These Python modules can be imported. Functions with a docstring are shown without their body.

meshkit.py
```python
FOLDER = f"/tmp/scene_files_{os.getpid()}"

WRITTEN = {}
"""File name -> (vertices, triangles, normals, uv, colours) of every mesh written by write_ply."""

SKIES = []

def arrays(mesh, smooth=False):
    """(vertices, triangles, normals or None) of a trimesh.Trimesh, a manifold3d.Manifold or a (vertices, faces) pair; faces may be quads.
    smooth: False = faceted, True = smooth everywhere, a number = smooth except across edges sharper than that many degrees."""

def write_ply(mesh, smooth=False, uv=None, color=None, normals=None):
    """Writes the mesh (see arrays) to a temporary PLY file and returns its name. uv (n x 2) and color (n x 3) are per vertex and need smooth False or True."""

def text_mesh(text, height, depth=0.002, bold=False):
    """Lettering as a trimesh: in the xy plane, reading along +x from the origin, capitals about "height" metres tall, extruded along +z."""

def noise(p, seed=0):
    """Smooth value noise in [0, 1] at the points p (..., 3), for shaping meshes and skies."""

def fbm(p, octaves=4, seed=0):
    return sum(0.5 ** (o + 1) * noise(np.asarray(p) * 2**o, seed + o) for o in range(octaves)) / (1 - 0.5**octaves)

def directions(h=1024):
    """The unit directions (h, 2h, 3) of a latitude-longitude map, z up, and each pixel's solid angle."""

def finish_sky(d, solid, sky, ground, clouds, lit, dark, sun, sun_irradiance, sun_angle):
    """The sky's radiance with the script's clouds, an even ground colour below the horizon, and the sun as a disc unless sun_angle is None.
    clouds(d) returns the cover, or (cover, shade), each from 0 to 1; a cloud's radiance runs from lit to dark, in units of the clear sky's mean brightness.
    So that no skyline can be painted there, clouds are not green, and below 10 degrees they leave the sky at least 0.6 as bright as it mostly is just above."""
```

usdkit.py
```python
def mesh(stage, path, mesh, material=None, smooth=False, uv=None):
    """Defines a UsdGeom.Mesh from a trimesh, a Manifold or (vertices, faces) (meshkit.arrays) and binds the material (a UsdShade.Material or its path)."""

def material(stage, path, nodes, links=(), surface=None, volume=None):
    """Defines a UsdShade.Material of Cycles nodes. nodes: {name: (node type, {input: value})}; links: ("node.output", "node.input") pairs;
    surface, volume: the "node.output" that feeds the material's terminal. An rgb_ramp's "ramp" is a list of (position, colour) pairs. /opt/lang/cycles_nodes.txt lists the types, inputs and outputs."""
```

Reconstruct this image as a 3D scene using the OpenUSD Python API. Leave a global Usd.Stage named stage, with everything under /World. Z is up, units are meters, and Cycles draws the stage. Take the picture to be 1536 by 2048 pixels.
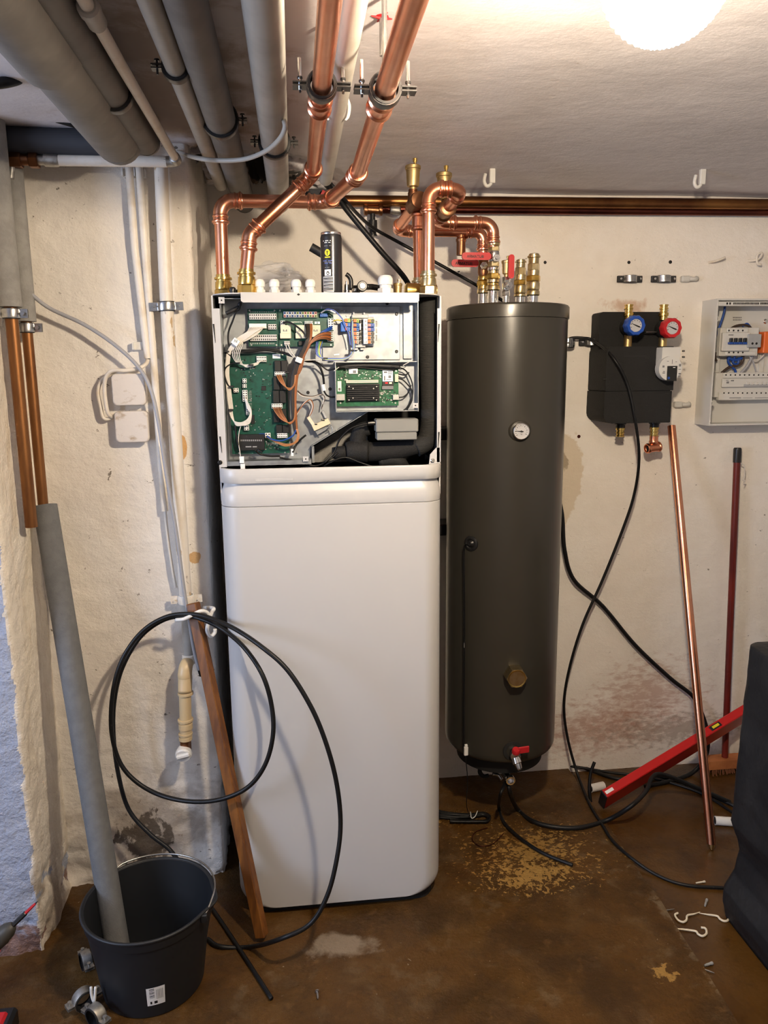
import math, numpy as np, trimesh, manifold3d as m3, usdkit, meshkit
from pxr import Usd, UsdGeom, UsdLux, UsdShade, Gf, Sdf
from shapely.geometry import Polygon, Point, box as sbox
from shapely.ops import unary_union
stage = Usd.Stage.CreateInMemory()
UsdGeom.SetStageUpAxis(stage, 'Z'); UsdGeom.SetStageMetersPerUnit(stage, 1.0)
UsdGeom.Xform.Define(stage, '/World'); UsdGeom.Scope.Define(stage, '/World/Looks')
PI = math.pi
# ---------------------------------------------------------------- camera, light, exposure
FPX = 1524.3; YAW, PITCH, ROLL = map(math.radians, (6.554, 10.513, -0.55))
CAM = np.array([0.0, -2.72, 1.58])
EXPOSURE = 1.82
LAMP_STRENGTH = 860.0
LAMP_COL = (1.0, 0.82, 0.60)
WINDOW_COL, WINDOW_I = (0.62, 0.74, 1.0), 5.5
_f = np.array([math.sin(YAW)*math.cos(PITCH), math.cos(YAW)*math.cos(PITCH), -math.sin(PITCH)])
_r = np.array([math.cos(YAW), -math.sin(YAW), 0.0]); _u = np.cross(_r, _f)
_r, _u = math.cos(ROLL)*_r + math.sin(ROLL)*_u, -math.sin(ROLL)*_r + math.cos(ROLL)*_u
cam = UsdGeom.Camera.Define(stage, '/World/Camera')
cam.CreateHorizontalApertureAttr(36.0); cam.CreateVerticalApertureAttr(48.0); cam.CreateFocalLengthAttr(FPX/1536*36)
cam.CreateExposureAttr(EXPOSURE); cam.CreateClippingRangeAttr(Gf.Vec2f(0.05, 100))
cam.AddTransformOp().Set(Gf.Matrix4d(*_r, 0, *_u, 0, *(-_f), 0, *CAM, 1))
def ray(px, py): return _f + _r*(px-768)/FPX - _u*(py-1024)/FPX
def at(px, py, y):                       # the point of the photograph's ray on the upright plane at depth y (back wall: y = 0)
    d = ray(px, py); return CAM + d*((y-CAM[1])/d[1])
def atz(px, py, z=0.0):                  # ... on the level plane at height z
    d = ray(px, py); return CAM + d*((z-CAM[2])/d[2])
def atx(px, py, x):                      # ... on the plane x
    d = ray(px, py); return CAM + d*((x-CAM[0])/d[0])
def proj(p):
    d = np.asarray(p, float)-CAM; return 768+FPX*(d@_r)/(d@_f), 1024-FPX*(d@_u)/(d@_f)
# ---------------------------------------------------------------- helpers: meshes
def cat(*ms):
    ms = [m for m in (ms[0] if len(ms) == 1 and isinstance(ms[0], (list, tuple)) else ms)]
    return trimesh.util.concatenate(ms) if len(ms) > 1 else ms[0]
def unit(v): v = np.asarray(v, float); return v/max(np.linalg.norm(v), 1e-12)
def basis(d, up=(0, 0, 1)):
    d = unit(d); u = np.array(up, float)
    if abs(d@u) > .98: u = np.array([0, 1.0, 0]) if abs(d[1]) < .9 else np.array([1.0, 0, 0])
    a = unit(np.cross(u, d)); return a, np.cross(d, a), d
def spline(pts, n=8):
    p = np.asarray(pts, float)
    if len(p) < 3: return p
    q = np.vstack([2*p[0]-p[1], p, 2*p[-1]-p[-2]]); out = []
    for i in range(1, len(q)-2):
        t = np.linspace(0, 1, n, endpoint=False)[:, None]; a, b, c, d = q[i-1], q[i], q[i+1], q[i+2]
        out.append(.5*(2*b+(c-a)*t+(2*a-5*b+4*c-d)*t*t+(3*b-a-3*c+d)*t**3))
    return np.vstack(out+[p[-1:]])
def tube(pts, r, n=12, smooth=0, caps=True, hollow=0):
    p = spline(pts, smooth) if smooth else np.asarray(pts, float)
    r = np.broadcast_to(np.asarray(r, float), (len(p),)) if np.ndim(r) == 0 or len(r) == len(p) else np.interp(np.linspace(0, 1, len(p)), np.linspace(0, 1, len(r)), r)
    t = np.gradient(p, axis=0); t /= np.linalg.norm(t, axis=1, keepdims=True)+1e-12
    a, b, _ = basis(t[0]); ang = np.arange(n)*2*PI/n; V = []
    for i in range(len(p)):
        if i:
            a = a-(a@t[i])*t[i]; a = unit(a)
        b = np.cross(t[i], a); V.append(p[i]+r[i]*(np.cos(ang)[:, None]*a+np.sin(ang)[:, None]*b))
    V = np.vstack(V); F = []
    for i in range(len(p)-1):
        for j in range(n):
            k = (j+1) % n; F += [[i*n+j, i*n+k, (i+1)*n+k], [i*n+j, (i+1)*n+k, (i+1)*n+j]]
    if caps:
        V = np.vstack([V, p[:1], p[-1:]]); c0, c1 = len(V)-2, len(V)-1; e = (len(p)-1)*n
        for j in range(n): F += [[c0, (j+1) % n, j], [c1, e+j, e+(j+1) % n]]
    return trimesh.Trimesh(V, np.array(F), process=False)
def cyl(a, b, r, n=20): return tube([a, b], r, n)
def rev(a, d, prof, n=24, cap=True):     # prof: (distance along d from a, radius)
    a = np.asarray(a, float); d = unit(d); p = [a+d*t for t, _ in prof]; x, y, _ = basis(d); ang = np.arange(n)*2*PI/n
    V = np.vstack([q+rr*(np.cos(ang)[:, None]*x+np.sin(ang)[:, None]*y) for q, (_, rr) in zip(p, prof)]); F = []
    for i in range(len(prof)-1):
        for j in range(n):
            k = (j+1) % n; F += [[i*n+j, i*n+k, (i+1)*n+k], [i*n+j, (i+1)*n+k, (i+1)*n+j]]
    if cap:
        e = (len(prof)-1)*n; V = np.vstack([V, p[0], p[-1]]); c = len(V)
        for j in range(n): F += [[c-2, (j+1) % n, j], [c-1, e+j, e+(j+1) % n]]
    return trimesh.Trimesh(V, np.array(F), process=False)
def hexn(a, d, h, r):
    return rev(a, d, [(0, r*.93), (h*.12, r), (h*.88, r), (h, r*.93)], 6)
def box(x0, x1, y0, y1, z0, z1, bev=0.0):
    x0, x1 = sorted((x0, x1)); y0, y1 = sorted((y0, y1)); z0, z1 = sorted((z0, z1))
    b = min(bev, (x1-x0)*.45, (y1-y0)*.45, (z1-z0)*.45)
    if b <= 0: return trimesh.Trimesh(*(lambda m: (m.vertices, m.faces))(trimesh.creation.box(bounds=[[x0, y0, z0], [x1, y1, z1]])), process=False)
    P = []
    for x, sx in ((x0, 1), (x1, -1)):
        for y, sy in ((y0, 1), (y1, -1)):
            for z, sz in ((z0, 1), (z1, -1)):
                P += [(x, y+sy*b, z+sz*b), (x+sx*b, y, z+sz*b), (x+sx*b, y+sy*b, z)]
    return trimesh.convex.convex_hull(np.array(P))
def rotate(m, axis, deg, c):
    m = m.copy(); m.apply_transform(trimesh.transformations.rotation_matrix(math.radians(deg), axis, c)); return m
def moved(m, d): m = m.copy(); m.apply_translation(d); return m
def ext(poly, h):
    return cat([trimesh.creation.extrude_polygon(g, h, engine='earcut') for g in getattr(poly, 'geoms', [poly])])
def prism_y(poly, y0, y1):               # polygon in (x, z), extruded from y0 to y1
    m = ext(poly, y1-y0); v = m.vertices.copy(); m.vertices = np.stack([v[:, 0], y1-v[:, 2], v[:, 1]], 1); return m
def prism_x(poly, x0, x1):               # polygon in (y, z)
    m = ext(poly, x1-x0); v = m.vertices.copy(); m.vertices = np.stack([x0+v[:, 2], v[:, 0], v[:, 1]], 1); return m
def prism_z(poly, z0, z1): return moved(ext(poly, z1-z0), (0, 0, z0))
def rr(x0, x1, y0, y1, rad, n=8):        # rounded rectangle outline; rad for (x0y0, x1y0, x1y1, x0y1)
    rad = np.broadcast_to(rad, (4,)); out = []
    for (cx, cy, a0), r in zip(((x0, y0, PI), (x1, y0, 1.5*PI), (x1, y1, 0), (x0, y1, .5*PI)), rad):
        r = max(r, 1e-5); sx = cx+r if cx == x0 else cx-r; sy = cy+r if cy == y0 else cy-r
        for k in range(n+1): a = a0+.5*PI*k/n; out.append((sx+r*math.cos(a), sy+r*math.sin(a)))
    return np.array(out)
def loft(loops, caps=(True, True)):      # loops: list of (n x 3)
    n = len(loops[0]); V = np.vstack(loops); F = []
    for i in range(len(loops)-1):
        for j in range(n):
            k = (j+1) % n; F += [[i*n+j, i*n+k, (i+1)*n+k], [i*n+j, (i+1)*n+k, (i+1)*n+j]]
    for c, base, flip in ((caps[0], 0, True), (caps[1], (len(loops)-1)*n, False)):
        if c:
            V = np.vstack([V, V[base:base+n].mean(0)]); m = len(V)-1
            for j in range(n):
                a, b = base+j, base+(j+1) % n; F.append([m, b, a] if flip else [m, a, b])
    return trimesh.Trimesh(V, np.array(F), process=False)
def text_on(s, h, origin, xdir, ydir, bold=False, depth=.0004, center=False):
    m = meshkit.text_mesh(s, h, depth, bold); v = m.vertices.copy()
    if center: v[:, 0] -= (v[:, 0].max()+v[:, 0].min())/2; v[:, 1] -= h/2
    x, y = unit(xdir), unit(ydir); z = np.cross(x, y)
    m.vertices = np.asarray(origin)+v[:, :1]*x+v[:, 1:2]*y+v[:, 2:]*z; return m
def pbox(px0, py0, px1, py1, y, t, bev=0.0):   # box whose front face, at depth y, spans the given pixels; t thick
    c, d = at(px0, (py0+py1)/2, y), at(px1, (py0+py1)/2, y); e, f = at((px0+px1)/2, py0, y), at((px0+px1)/2, py1, y)
    return box(c[0], d[0], y, y+t, f[2], e[2], bev)
def pp(pts, y): return [at(p[0], p[1], p[2] if len(p) > 2 else y) for p in pts]
# ---------------------------------------------------------------- helpers: materials
LOOKS = {}
def M(name, col, rough=.5, metal=0.0, c2=None, sc=20.0, lo=.4, hi=.6, bump=0.0, bsc=80.0, bd=.01, spec=.5, det=4.0, stretch=(1, 1, 1), **ex):
    n = {'p': ('principled_bsdf', {'base_color': col, 'roughness': rough, 'metallic': metal, 'specular_ior_level': spec, **ex}), 'g': ('geometry', {}), 'mp': ('mapping', {'scale': stretch})}; L = [('g.position', 'mp.vector')]
    if c2 is not None:
        n['n'] = ('noise_texture', {'scale': sc, 'detail': det, 'roughness': .6}); n['r'] = ('rgb_ramp', {'ramp': [(0, col), (lo, col), (hi, c2), (1, c2)]})
        L += [('mp.vector', 'n.vector'), ('n.fac', 'r.fac'), ('r.color', 'p.base_color')]
    if bump:
        n['bn'] = ('noise_texture', {'scale': bsc, 'detail': 4.0, 'roughness': .6}); n['b'] = ('bump', {'strength': bump, 'distance': bd})
        L += [('mp.vector', 'bn.vector'), ('bn.fac', 'b.height'), ('b.normal', 'p.normal')]
    LOOKS[name] = usdkit.material(stage, '/World/Looks/'+name, n, L, surface='p.BSDF'); return name
def emis(name, col, s):
    LOOKS[name] = usdkit.material(stage, '/World/Looks/'+name, {'e': ('emission', {'color': col, 'strength': s})}, [], surface='e.emission'); return name
def srgb(r, g, b): return tuple(((c/255+.055)/1.055)**2.4 if c > 10 else c/255/12.92 for c in (r, g, b))
def surface(name, base, layers, rough=.7, spec=.4, bumps=((60, .3, .01),), rlayers=()):
    """Plaster, concrete: a base colour with layers of (colour, noise scale, lo, hi, stretch, amount, sphere or None)."""
    n = {'g': ('geometry', {}), 'p': ('principled_bsdf', {'roughness': rough, 'specular_ior_level': spec})}; L = []; last = None
    n['c0'] = ('rgb_ramp', {'ramp': [(0, base), (1, base)], 'fac': 0.0}); last = 'c0.color'
    for i, (col, sc, lo, hi, st, amt, sph) in enumerate(layers):
        n[f'm{i}'] = ('mapping', {'scale': st, 'location': (i*3.7, i*1.3, i*2.1)}); n[f'n{i}'] = ('noise_texture', {'scale': sc, 'detail': 6.0, 'roughness': .62, 'distortion': .3})
        n[f'r{i}'] = ('map_range', {'from_min': lo, 'from_max': hi, 'to_min': 0.0, 'to_max': amt, 'clamp': True})
        L += [('g.position', f'm{i}.vector'), (f'm{i}.vector', f'n{i}.vector')]; fac = f'r{i}.result'
        if sph:                                  # (centre, radii): a stain or patch with a shape of its own
            c, rad = sph[:2]; top = sph[2] if len(sph) > 2 else .32
            n[f's{i}'] = ('vector_math', {'math_type': 'subtract', 'vector2': c}); n[f't{i}'] = ('vector_math', {'math_type': 'divide', 'vector2': rad})
            n[f'l{i}'] = ('vector_math', {'math_type': 'length'}); n[f'q{i}'] = ('map_range', {'from_min': 0.0, 'from_max': 1.0, 'to_min': top, 'to_max': -.35, 'clamp': False}); n[f'a{i}'] = ('math', {'math_type': 'add'})
            L += [('g.position', f's{i}.vector1'), (f's{i}.vector', f't{i}.vector1'), (f't{i}.vector', f'l{i}.vector1'), (f'l{i}.value', f'q{i}.value'), (f'q{i}.result', f'a{i}.value1'), (f'n{i}.fac', f'a{i}.value2'), (f'a{i}.value', f'r{i}.value')]
        else: L.append((f'n{i}.fac', f'r{i}.value'))
        n[f'x{i}'] = ('mix_color', {'b': col}); L += [(last, f'x{i}.a'), (fac, f'x{i}.fac')]; last = f'x{i}.result'
    L.append((last, 'p.base_color')); prev = None
    for i, b in enumerate(bumps):
        n[f'bm{i}'] = ('mapping', {'scale': b[3] if len(b) > 3 else (1, 1, 1)})
        n[f'bn{i}'] = ('noise_texture', {'scale': b[0], 'detail': 5.0, 'roughness': .6}); n[f'bb{i}'] = ('bump', {'strength': b[1], 'distance': b[2]})
        L += [('g.position', f'bm{i}.vector'), (f'bm{i}.vector', f'bn{i}.vector'), (f'bn{i}.fac', f'bb{i}.height')]
        if prev: L.append((prev, f'bb{i}.normal'))
        prev = f'bb{i}.normal'
    if prev: L.append((prev, 'p.normal'))
    if rlayers:
        sc, lo, hi, r0, r1 = rlayers
        n['rn'] = ('noise_texture', {'scale': sc, 'detail': 4.0}); n['rm'] = ('map_range', {'from_min': lo, 'from_max': hi, 'to_min': r0, 'to_max': r1, 'clamp': True})
        L += [('g.position', 'rn.vector'), ('rn.fac', 'rm.value'), ('rm.result', 'p.roughness')]
    LOOKS[name] = usdkit.material(stage, '/World/Looks/'+name, n, L, surface='p.BSDF'); return name
# ---------------------------------------------------------------- helpers: prims
COUNT = {}
def numbered(parent, name):
    k = (parent, name); COUNT[k] = COUNT.get(k, -1)+1
    return f'{parent}/{name}' if COUNT[k] == 0 else f'{parent}/{name}_{COUNT[k]:03d}'
class Node:
    def __init__(s, path, loc): s.path, s.loc = path, np.asarray(loc, float)
    def part(s, name, mesh, mat, smooth=35, label=None, kind=None):
        p = numbered(s.path, name); m = moved(mesh, -s.loc) if hasattr(mesh, 'apply_translation') else mesh
        g = usdkit.mesh(stage, p, m, LOOKS[mat], smooth=smooth).GetPrim()
        if label: g.SetCustomDataByKey('label', label)
        if kind: g.SetCustomDataByKey('kind', kind)
        return Node(p, s.loc)
def tags(prim, label, catg, group=None, kind=None):
    for k, v in (('label', label), ('category', catg), ('group', group), ('kind', kind)):
        if v: prim.SetCustomDataByKey(k, v)
def thing(name, label, catg, loc, group=None):
    p = numbered('/World', name); x = UsdGeom.Xform.Define(stage, p); x.AddTranslateOp().Set(Gf.Vec3d(*map(float, loc))); tags(x.GetPrim(), label, catg, group)
    return Node(p, loc)
def solo(name, mesh, mat, label, catg, group=None, smooth=35, kind=None):
    b = mesh.bounds; loc = np.array([*(b.mean(0)[:2]), b[0][2]]); p = numbered('/World', name)
    g = usdkit.mesh(stage, p, moved(mesh, -loc), LOOKS[mat], smooth=smooth); g.AddTranslateOp().Set(Gf.Vec3d(*map(float, loc))); tags(g.GetPrim(), label, catg, group, kind)
    return Node(p, loc)
def struct(name, mesh, mat, smooth=False, label=None):
    p = numbered('/World', name); g = usdkit.mesh(stage, p, mesh, LOOKS[mat], smooth=smooth).GetPrim(); g.SetCustomDataByKey('kind', 'structure')
    if label: g.SetCustomDataByKey('label', label)
    return Node(p, (0, 0, 0))
# pressed metal tube runs: straight pipes, elbows with beaded sleeves
def beads(n0=.028): return [(0, 1.13), (.002, 1.16), (.004, 1.34), (.008, 1.36), (.011, 1.16), (.017, 1.13), (.019, 1.24), (.022, 1.24), (.024, 1.12), (max(n0, .026), 1.11)]
def elbow_mesh(c, a, b, r, R, sl):
    """elbow at corner c between unit directions a (back to the incoming pipe) and b (on to the next)."""
    a, b = unit(a), unit(b); th = math.acos(max(-1, min(1, float(a@b)))); d = R/math.tan(th/2); turn = PI-th
    p0, p1 = c+a*d, c+b*d; o = c+unit(a+b)*(R/math.sin(th/2)); pts, rad = [], []
    for t, k in beads(sl): pts.append(p0+a*(sl-t)); rad.append(r*k)
    e1, ax = unit(p0-o), None; e2 = unit((p1-o)-((p1-o)@e1)*e1)
    for i in range(1, 12): an = turn*i/12; pts.append(o+R*(math.cos(an)*e1+math.sin(an)*e2)); rad.append(r*1.1)
    for t, k in reversed(beads(sl)): pts.append(p1+b*(sl-t)); rad.append(r*k)
    return tube(pts, rad, 20), p0, p1
def run(t, pts, r, R=None, mat='copper', sl=.03, names=('pipe', 'elbow'), skip=()):
    R = R or r*1.6; pts = [np.asarray(p, float) for p in pts]; cur = pts[0]
    for i in range(1, len(pts)-1):
        m, p0, p1 = elbow_mesh(pts[i], pts[i-1]-pts[i], pts[i+1]-pts[i], r, R, sl)
        if np.linalg.norm(p0-cur) > .012: t.part(names[0], cyl(cur, p0, r), mat)
        t.part(names[1], m, mat); cur = p1
    t.part(names[0], cyl(cur, pts[-1], r), mat)
def coupling(t, c, d, r, L=.06, mat='copper', name='coupling'):
    d = unit(d); h = L/2; c = np.asarray(c)
    t.part(name, rev(c-d*h, d, [(0, r*1.05), (.001, r*1.16), (.004, r*1.36), (.009, r*1.36), (.012, r*1.14), (L-.012, r*1.14), (L-.009, r*1.36), (L-.004, r*1.36), (L-.001, r*1.16), (L, r*1.05)]), mat)
def pipe_clamp(t, c, d, r, side, mat='zinc', rubber='rubber', w=.024, ear=.024, name='clamp'):
    """two-part pipe clamp round a pipe of direction d; side: the direction in which its ears stick out"""
    c, d, s = np.asarray(c, float), unit(d), unit(side); u = np.cross(d, s)
    ring = t.part('band', rev(c-d*w/2, d, [(0, r+.004), (0, r+.0065), (w*.2, r+.0075), (w*.8, r+.0075), (w, r+.0065), (w, r+.004)], 24, False), mat)
    t.part('rubber_liner', rev(c-d*(w/2+.002), d, [(0, r+.0005), (0, r+.0045), (w+.004, r+.0045), (w+.004, r+.0005)], 24, False), rubber)
    for k in (-1, 1):
        o = c+s*k*(r+.005+ear/2)
        for q in (-1, 1):
            bx = trimesh.creation.box((ear, .0022, w)); T = np.eye(4); T[:3, 0], T[:3, 1], T[:3, 2], T[:3, 3] = s, np.cross(d, s), d, o+u*q*.003; bx.apply_transform(T); t.part('ear', bx, mat, False)
        t.part('screw', cat(rev(o-u*.012, u, [(0, .002), (.024, .002)], 8), rev(o-u*.012, u, [(-.002, .005), (.001, .005)], 10)), mat)
# ---------------------------------------------------------------- materials
M('copper', srgb(238, 174, 142), .28, 1.0, srgb(222, 142, 106), 9, .35, .7, stretch=(1, 1, 1), bump=.08, bsc=140, bd=.002)
M('old_copper', srgb(158, 112, 66), .34, 1.0, srgb(112, 72, 48), 6, .35, .65)
M('dark_copper', srgb(112, 62, 50), .32, 1.0, srgb(80, 42, 38), 7, .35, .65)
M('conduit_paint', (.5, .48, .43), .45, 0, (.44, .41, .35), 14, .5, .72)
M('box_paint', (.68, .62, .56), .5, 0, (.42, .32, .22), 26, .56, .7, bump=.25, bsc=40, bd=.004, stretch=(1, 1, 1.6))
M('brown_copper', srgb(142, 96, 56), .45, .75, srgb(108, 68, 38), 8, .35, .65, stretch=(3, 3, .6))
M('dull_copper', srgb(150, 108, 78), .38, 1.0, srgb(118, 78, 55), 12, .35, .65)
M('brass', srgb(226, 196, 118), .25, 1.0, srgb(204, 168, 90), 30, .4, .65)
M('pale_brass', srgb(224, 208, 168), .28, 1.0, srgb(204, 182, 132), 40, .4, .65)
M('matte_brass', srgb(198, 172, 122), .45, 1.0)
M('chrome', (.78, .78, .78), .16, 1.0)
M('zinc', (.55, .55, .54), .3, 1.0, (.4, .4, .4), 60, .4, .7)
M('dull_zinc', (.5, .49, .46), .5, 1.0, (.3, .28, .25), 60, .4, .7)
M('galvanised', (.35, .37, .385), .5, .9, (.28, .295, .31), 34, .42, .6, det=1.5)
M('rubber', (.012, .012, .013), .55)
M('black_plastic', (.012, .012, .013), .35)
M('black_cable', (.006, .006, .0065), .45, spec=.35)
M('foam_black', (.008, .0078, .0078), .8, bump=.5, bsc=260, bd=.003)
M('foam_ribbed', (.017, .0165, .015), .8, bump=.6, bsc=90, bd=.004, stretch=(.4, .4, 4))
M('foam_grey', (.155, .158, .16), .85, 0, (.135, .138, .14), 40, bump=.4, bsc=300, bd=.002)
M('foam_worn', (.3, .29, .27), .85, 0, (.25, .24, .225), 30, bump=.4, bsc=200, bd=.003)
M('white_steel', (.54, .535, .53), .34, 0, spec=.5)
M('grey_steel', (.42, .42, .42), .5)
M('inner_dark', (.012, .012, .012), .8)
M('white_plastic', (.78, .77, .74), .4)
M('cream_plastic', (.72, .62, .42), .45)
M('ivory_plastic', (.76, .68, .52), .5, 0, (.6, .5, .35), 30, .55, .7)
M('grey_plastic', (.24, .24, .225), .42)
M('box_grey', (.62, .61, .58), .45)
M('box_grey_dark', (.36, .37, .38), .45)
surface('riser_paint', (.76, .7, .61), [((.64, .55, .43), 14, .5, .7, (1, 1, .6), .7, None), ((.46, .3, .13), 13, .61, .63, (1, 1, .45), .85, None), ((.3, .26, .22), 60, .66, .7, (1, 1, .6), .7, None)], .45, .4, ((60, .25, .004),))
M('beige_pipe', (.58, .44, .25), .4)
M('clamp_dark', (.1, .1, .1), .35, .9)
M('pipe_paint', (.76, .7, .61), .45, 0, (.66, .57, .45), 14, .5, .72, bump=.3, bsc=60, bd=.004)
M('grey_pipe', (.42, .4, .36), .5, 0, (.34, .32, .285), 8, .4, .62, bump=.15, bsc=30, bd=.004)
M('grey_pipe_dark', (.17, .158, .145), .6, 0, (.13, .12, .112), 10, .4, .62, bump=.15, bsc=40, bd=.004)
M('dark_duct', (.035, .037, .045), .7)
M('tank_paint', (.036, .033, .026), .3, 0, spec=.5, coat_weight=.15, coat_roughness=.2)
M('red_paint', (.52, .012, .012), .3)
M('red_plastic', (.5, .015, .02), .38)
M('blue_plastic', (.012, .07, .38), .38)
M('dial_white', (.5, .5, .51), .4)
M('ink', (.01, .01, .01), .6)
M('ink_grey', (.2, .2, .2), .6)
M('label_white', (.85, .85, .84), .5)
M('pcb', (.003, .072, .047), .4, 0, (.002, .05, .032), 60, .45, .6)
M('pcb_bright', (.006, .12, .045), .4, 0, (.004, .08, .03), 90, .45, .6)
M('terminal_grey', (.55, .54, .52), .5)
M('terminal_orange', (.75, .15, .025), .45)
M('terminal_pink', (.75, .2, .18), .45)
M('terminal_blue', (.02, .14, .5), .45)
M('terminal_green', (.35, .5, .1), .45)
M('chip', (.012, .012, .012), .4)
M('tin', (.6, .6, .58), .35, 1.0)
M('wire_white', (.64, .61, .56), .45)
M('wire_brown', (.3, .1, .03), .45)
M('wire_tan', (.4, .17, .06), .45)
M('wire_dark', (.05, .03, .02), .45)
M('wire_blue', (.12, .17, .5), .42)
M('wire_deep_blue', (.01, .06, .3), .42)
M('wire_yellow', (.75, .6, .06), .42)
M('wire_green', (.2, .5, .3), .42)
M('wire_grey', (.34, .34, .36), .45)
M('can_metal', (.05, .052, .058), .24, .6)
M('can_rim', (.7, .7, .72), .2, 1.0)
M('yellow_ink', (.8, .68, .02), .5)
M('wood', srgb(132, 82, 32), .45, 0, srgb(96, 56, 22), 7, .4, .62, stretch=(6, 6, .35), bump=.15, bsc=50, bd=.002)
M('red_wood', srgb(112, 34, 24), .38, 0, srgb(82, 22, 18), 9, .4, .65, stretch=(4, 4, .5))
M('pale_wood', srgb(190, 120, 70), .55, 0, srgb(160, 95, 52), 16, .4, .65)
M('bristle', srgb(112, 66, 38), .8)
M('bag_black', (.007, .0078, .0105), .6, 0, (.017, .0175, .02), 5, .45, .7, bump=.3, bsc=14, bd=.02)
M('bucket_plastic', (.010, .0115, .0145), .5)
M('drill_grey', (.05, .045, .036), .5)
M('bag_clear', (.7, .7, .7), .25, 0, alpha=.22)
M('grey_putty', (.3, .3, .29), .7)
# ---------------------------------------------------------------- setting materials
STAIN = srgb(168, 112, 84); TAN = (.42, .33, .2); SPECK = (.12, .09, .06)
surface('wall_paint', (.86, .81, .745), [((.79, .735, .66), 2.5, .42, .66, (1, 1, 1), .8, None), ((.88, .84, .79), 7, .5, .7, (1, 1, 1.4), .6, None),
    (SPECK, 42, .69, .73, (1, 1, 1.3), .75, None), (STAIN, 24, .53, .76, (1, 1, 2.6), .5, ((1.37, 0, .30), (.5, .3, .34))), (STAIN, 24, .55, .8, (1, 1, 2), .6, ((1.15, 0, .16), (.8, .3, .3))),
    ((.33, .26, .2), 30, .55, .75, (1, 1, 2), .6, ((1.5, 0, .14), (.9, .3, .2))),
    ((.66, .55, .4), 4, .49, .52, (1, 1, 1), .8, ((.98, 0, 1.175), (.15, .3, .36))), ((.34, .27, .18), 26, .5, .6, (1, 1, 1), .85, ((.955, 0, 1.25), (.1, .3, .11))),
    (srgb(190, 140, 100), 18, .55, .75, (1, 1, 1), .6, ((1.2, 0, 1.8), (.2, .3, .07)))],
    .62, .35, ((14, .18, .02), (55, .22, .01, (1, 1, 1.4)), (190, .18, .004)))
surface('pier_paint', (.81, .765, .7), [((.735, .68, .61), 3, .42, .66, (1, 1, 1), .8, None), (SPECK, 34, .665, .7, (1, 1, 1.2), .85, None), (SPECK, 80, .69, .73, (1, 1, 1), .6, None),
    ((.6, .33, .1), 9, .5, .53, (1, 1, .7), .9, ((-.325, -.5, 1.37), (.03, .1, .07))), ((.6, .35, .12), 11, .5, .53, (1, 1, .7), .85, ((-.305, -.5, 1.05), (.05, .1, .045))),
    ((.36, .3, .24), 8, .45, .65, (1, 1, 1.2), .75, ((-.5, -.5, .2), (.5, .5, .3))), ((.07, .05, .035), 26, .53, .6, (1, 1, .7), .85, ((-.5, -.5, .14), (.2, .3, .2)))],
    .62, .35, ((20, .2, .025), (70, .22, .012, (1, 1, 1.3)), (190, .2, .004)))
surface('left_paint', (.84, .78, .69), [((.72, .64, .52), 6, .42, .66, (2, 2, .5), .8, None), ((.44, .33, .22), 14, .55, .75, (2, 2, .4), .6, None), ((.3, .22, .15), 9, .5, .7, (1, 1, 1), .7, ((-.72, -.7, .05), (.4, .5, .25)))], .6, .4, ((24, .3, .03), (90, .35, .012), (200, .25, .004)))
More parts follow.
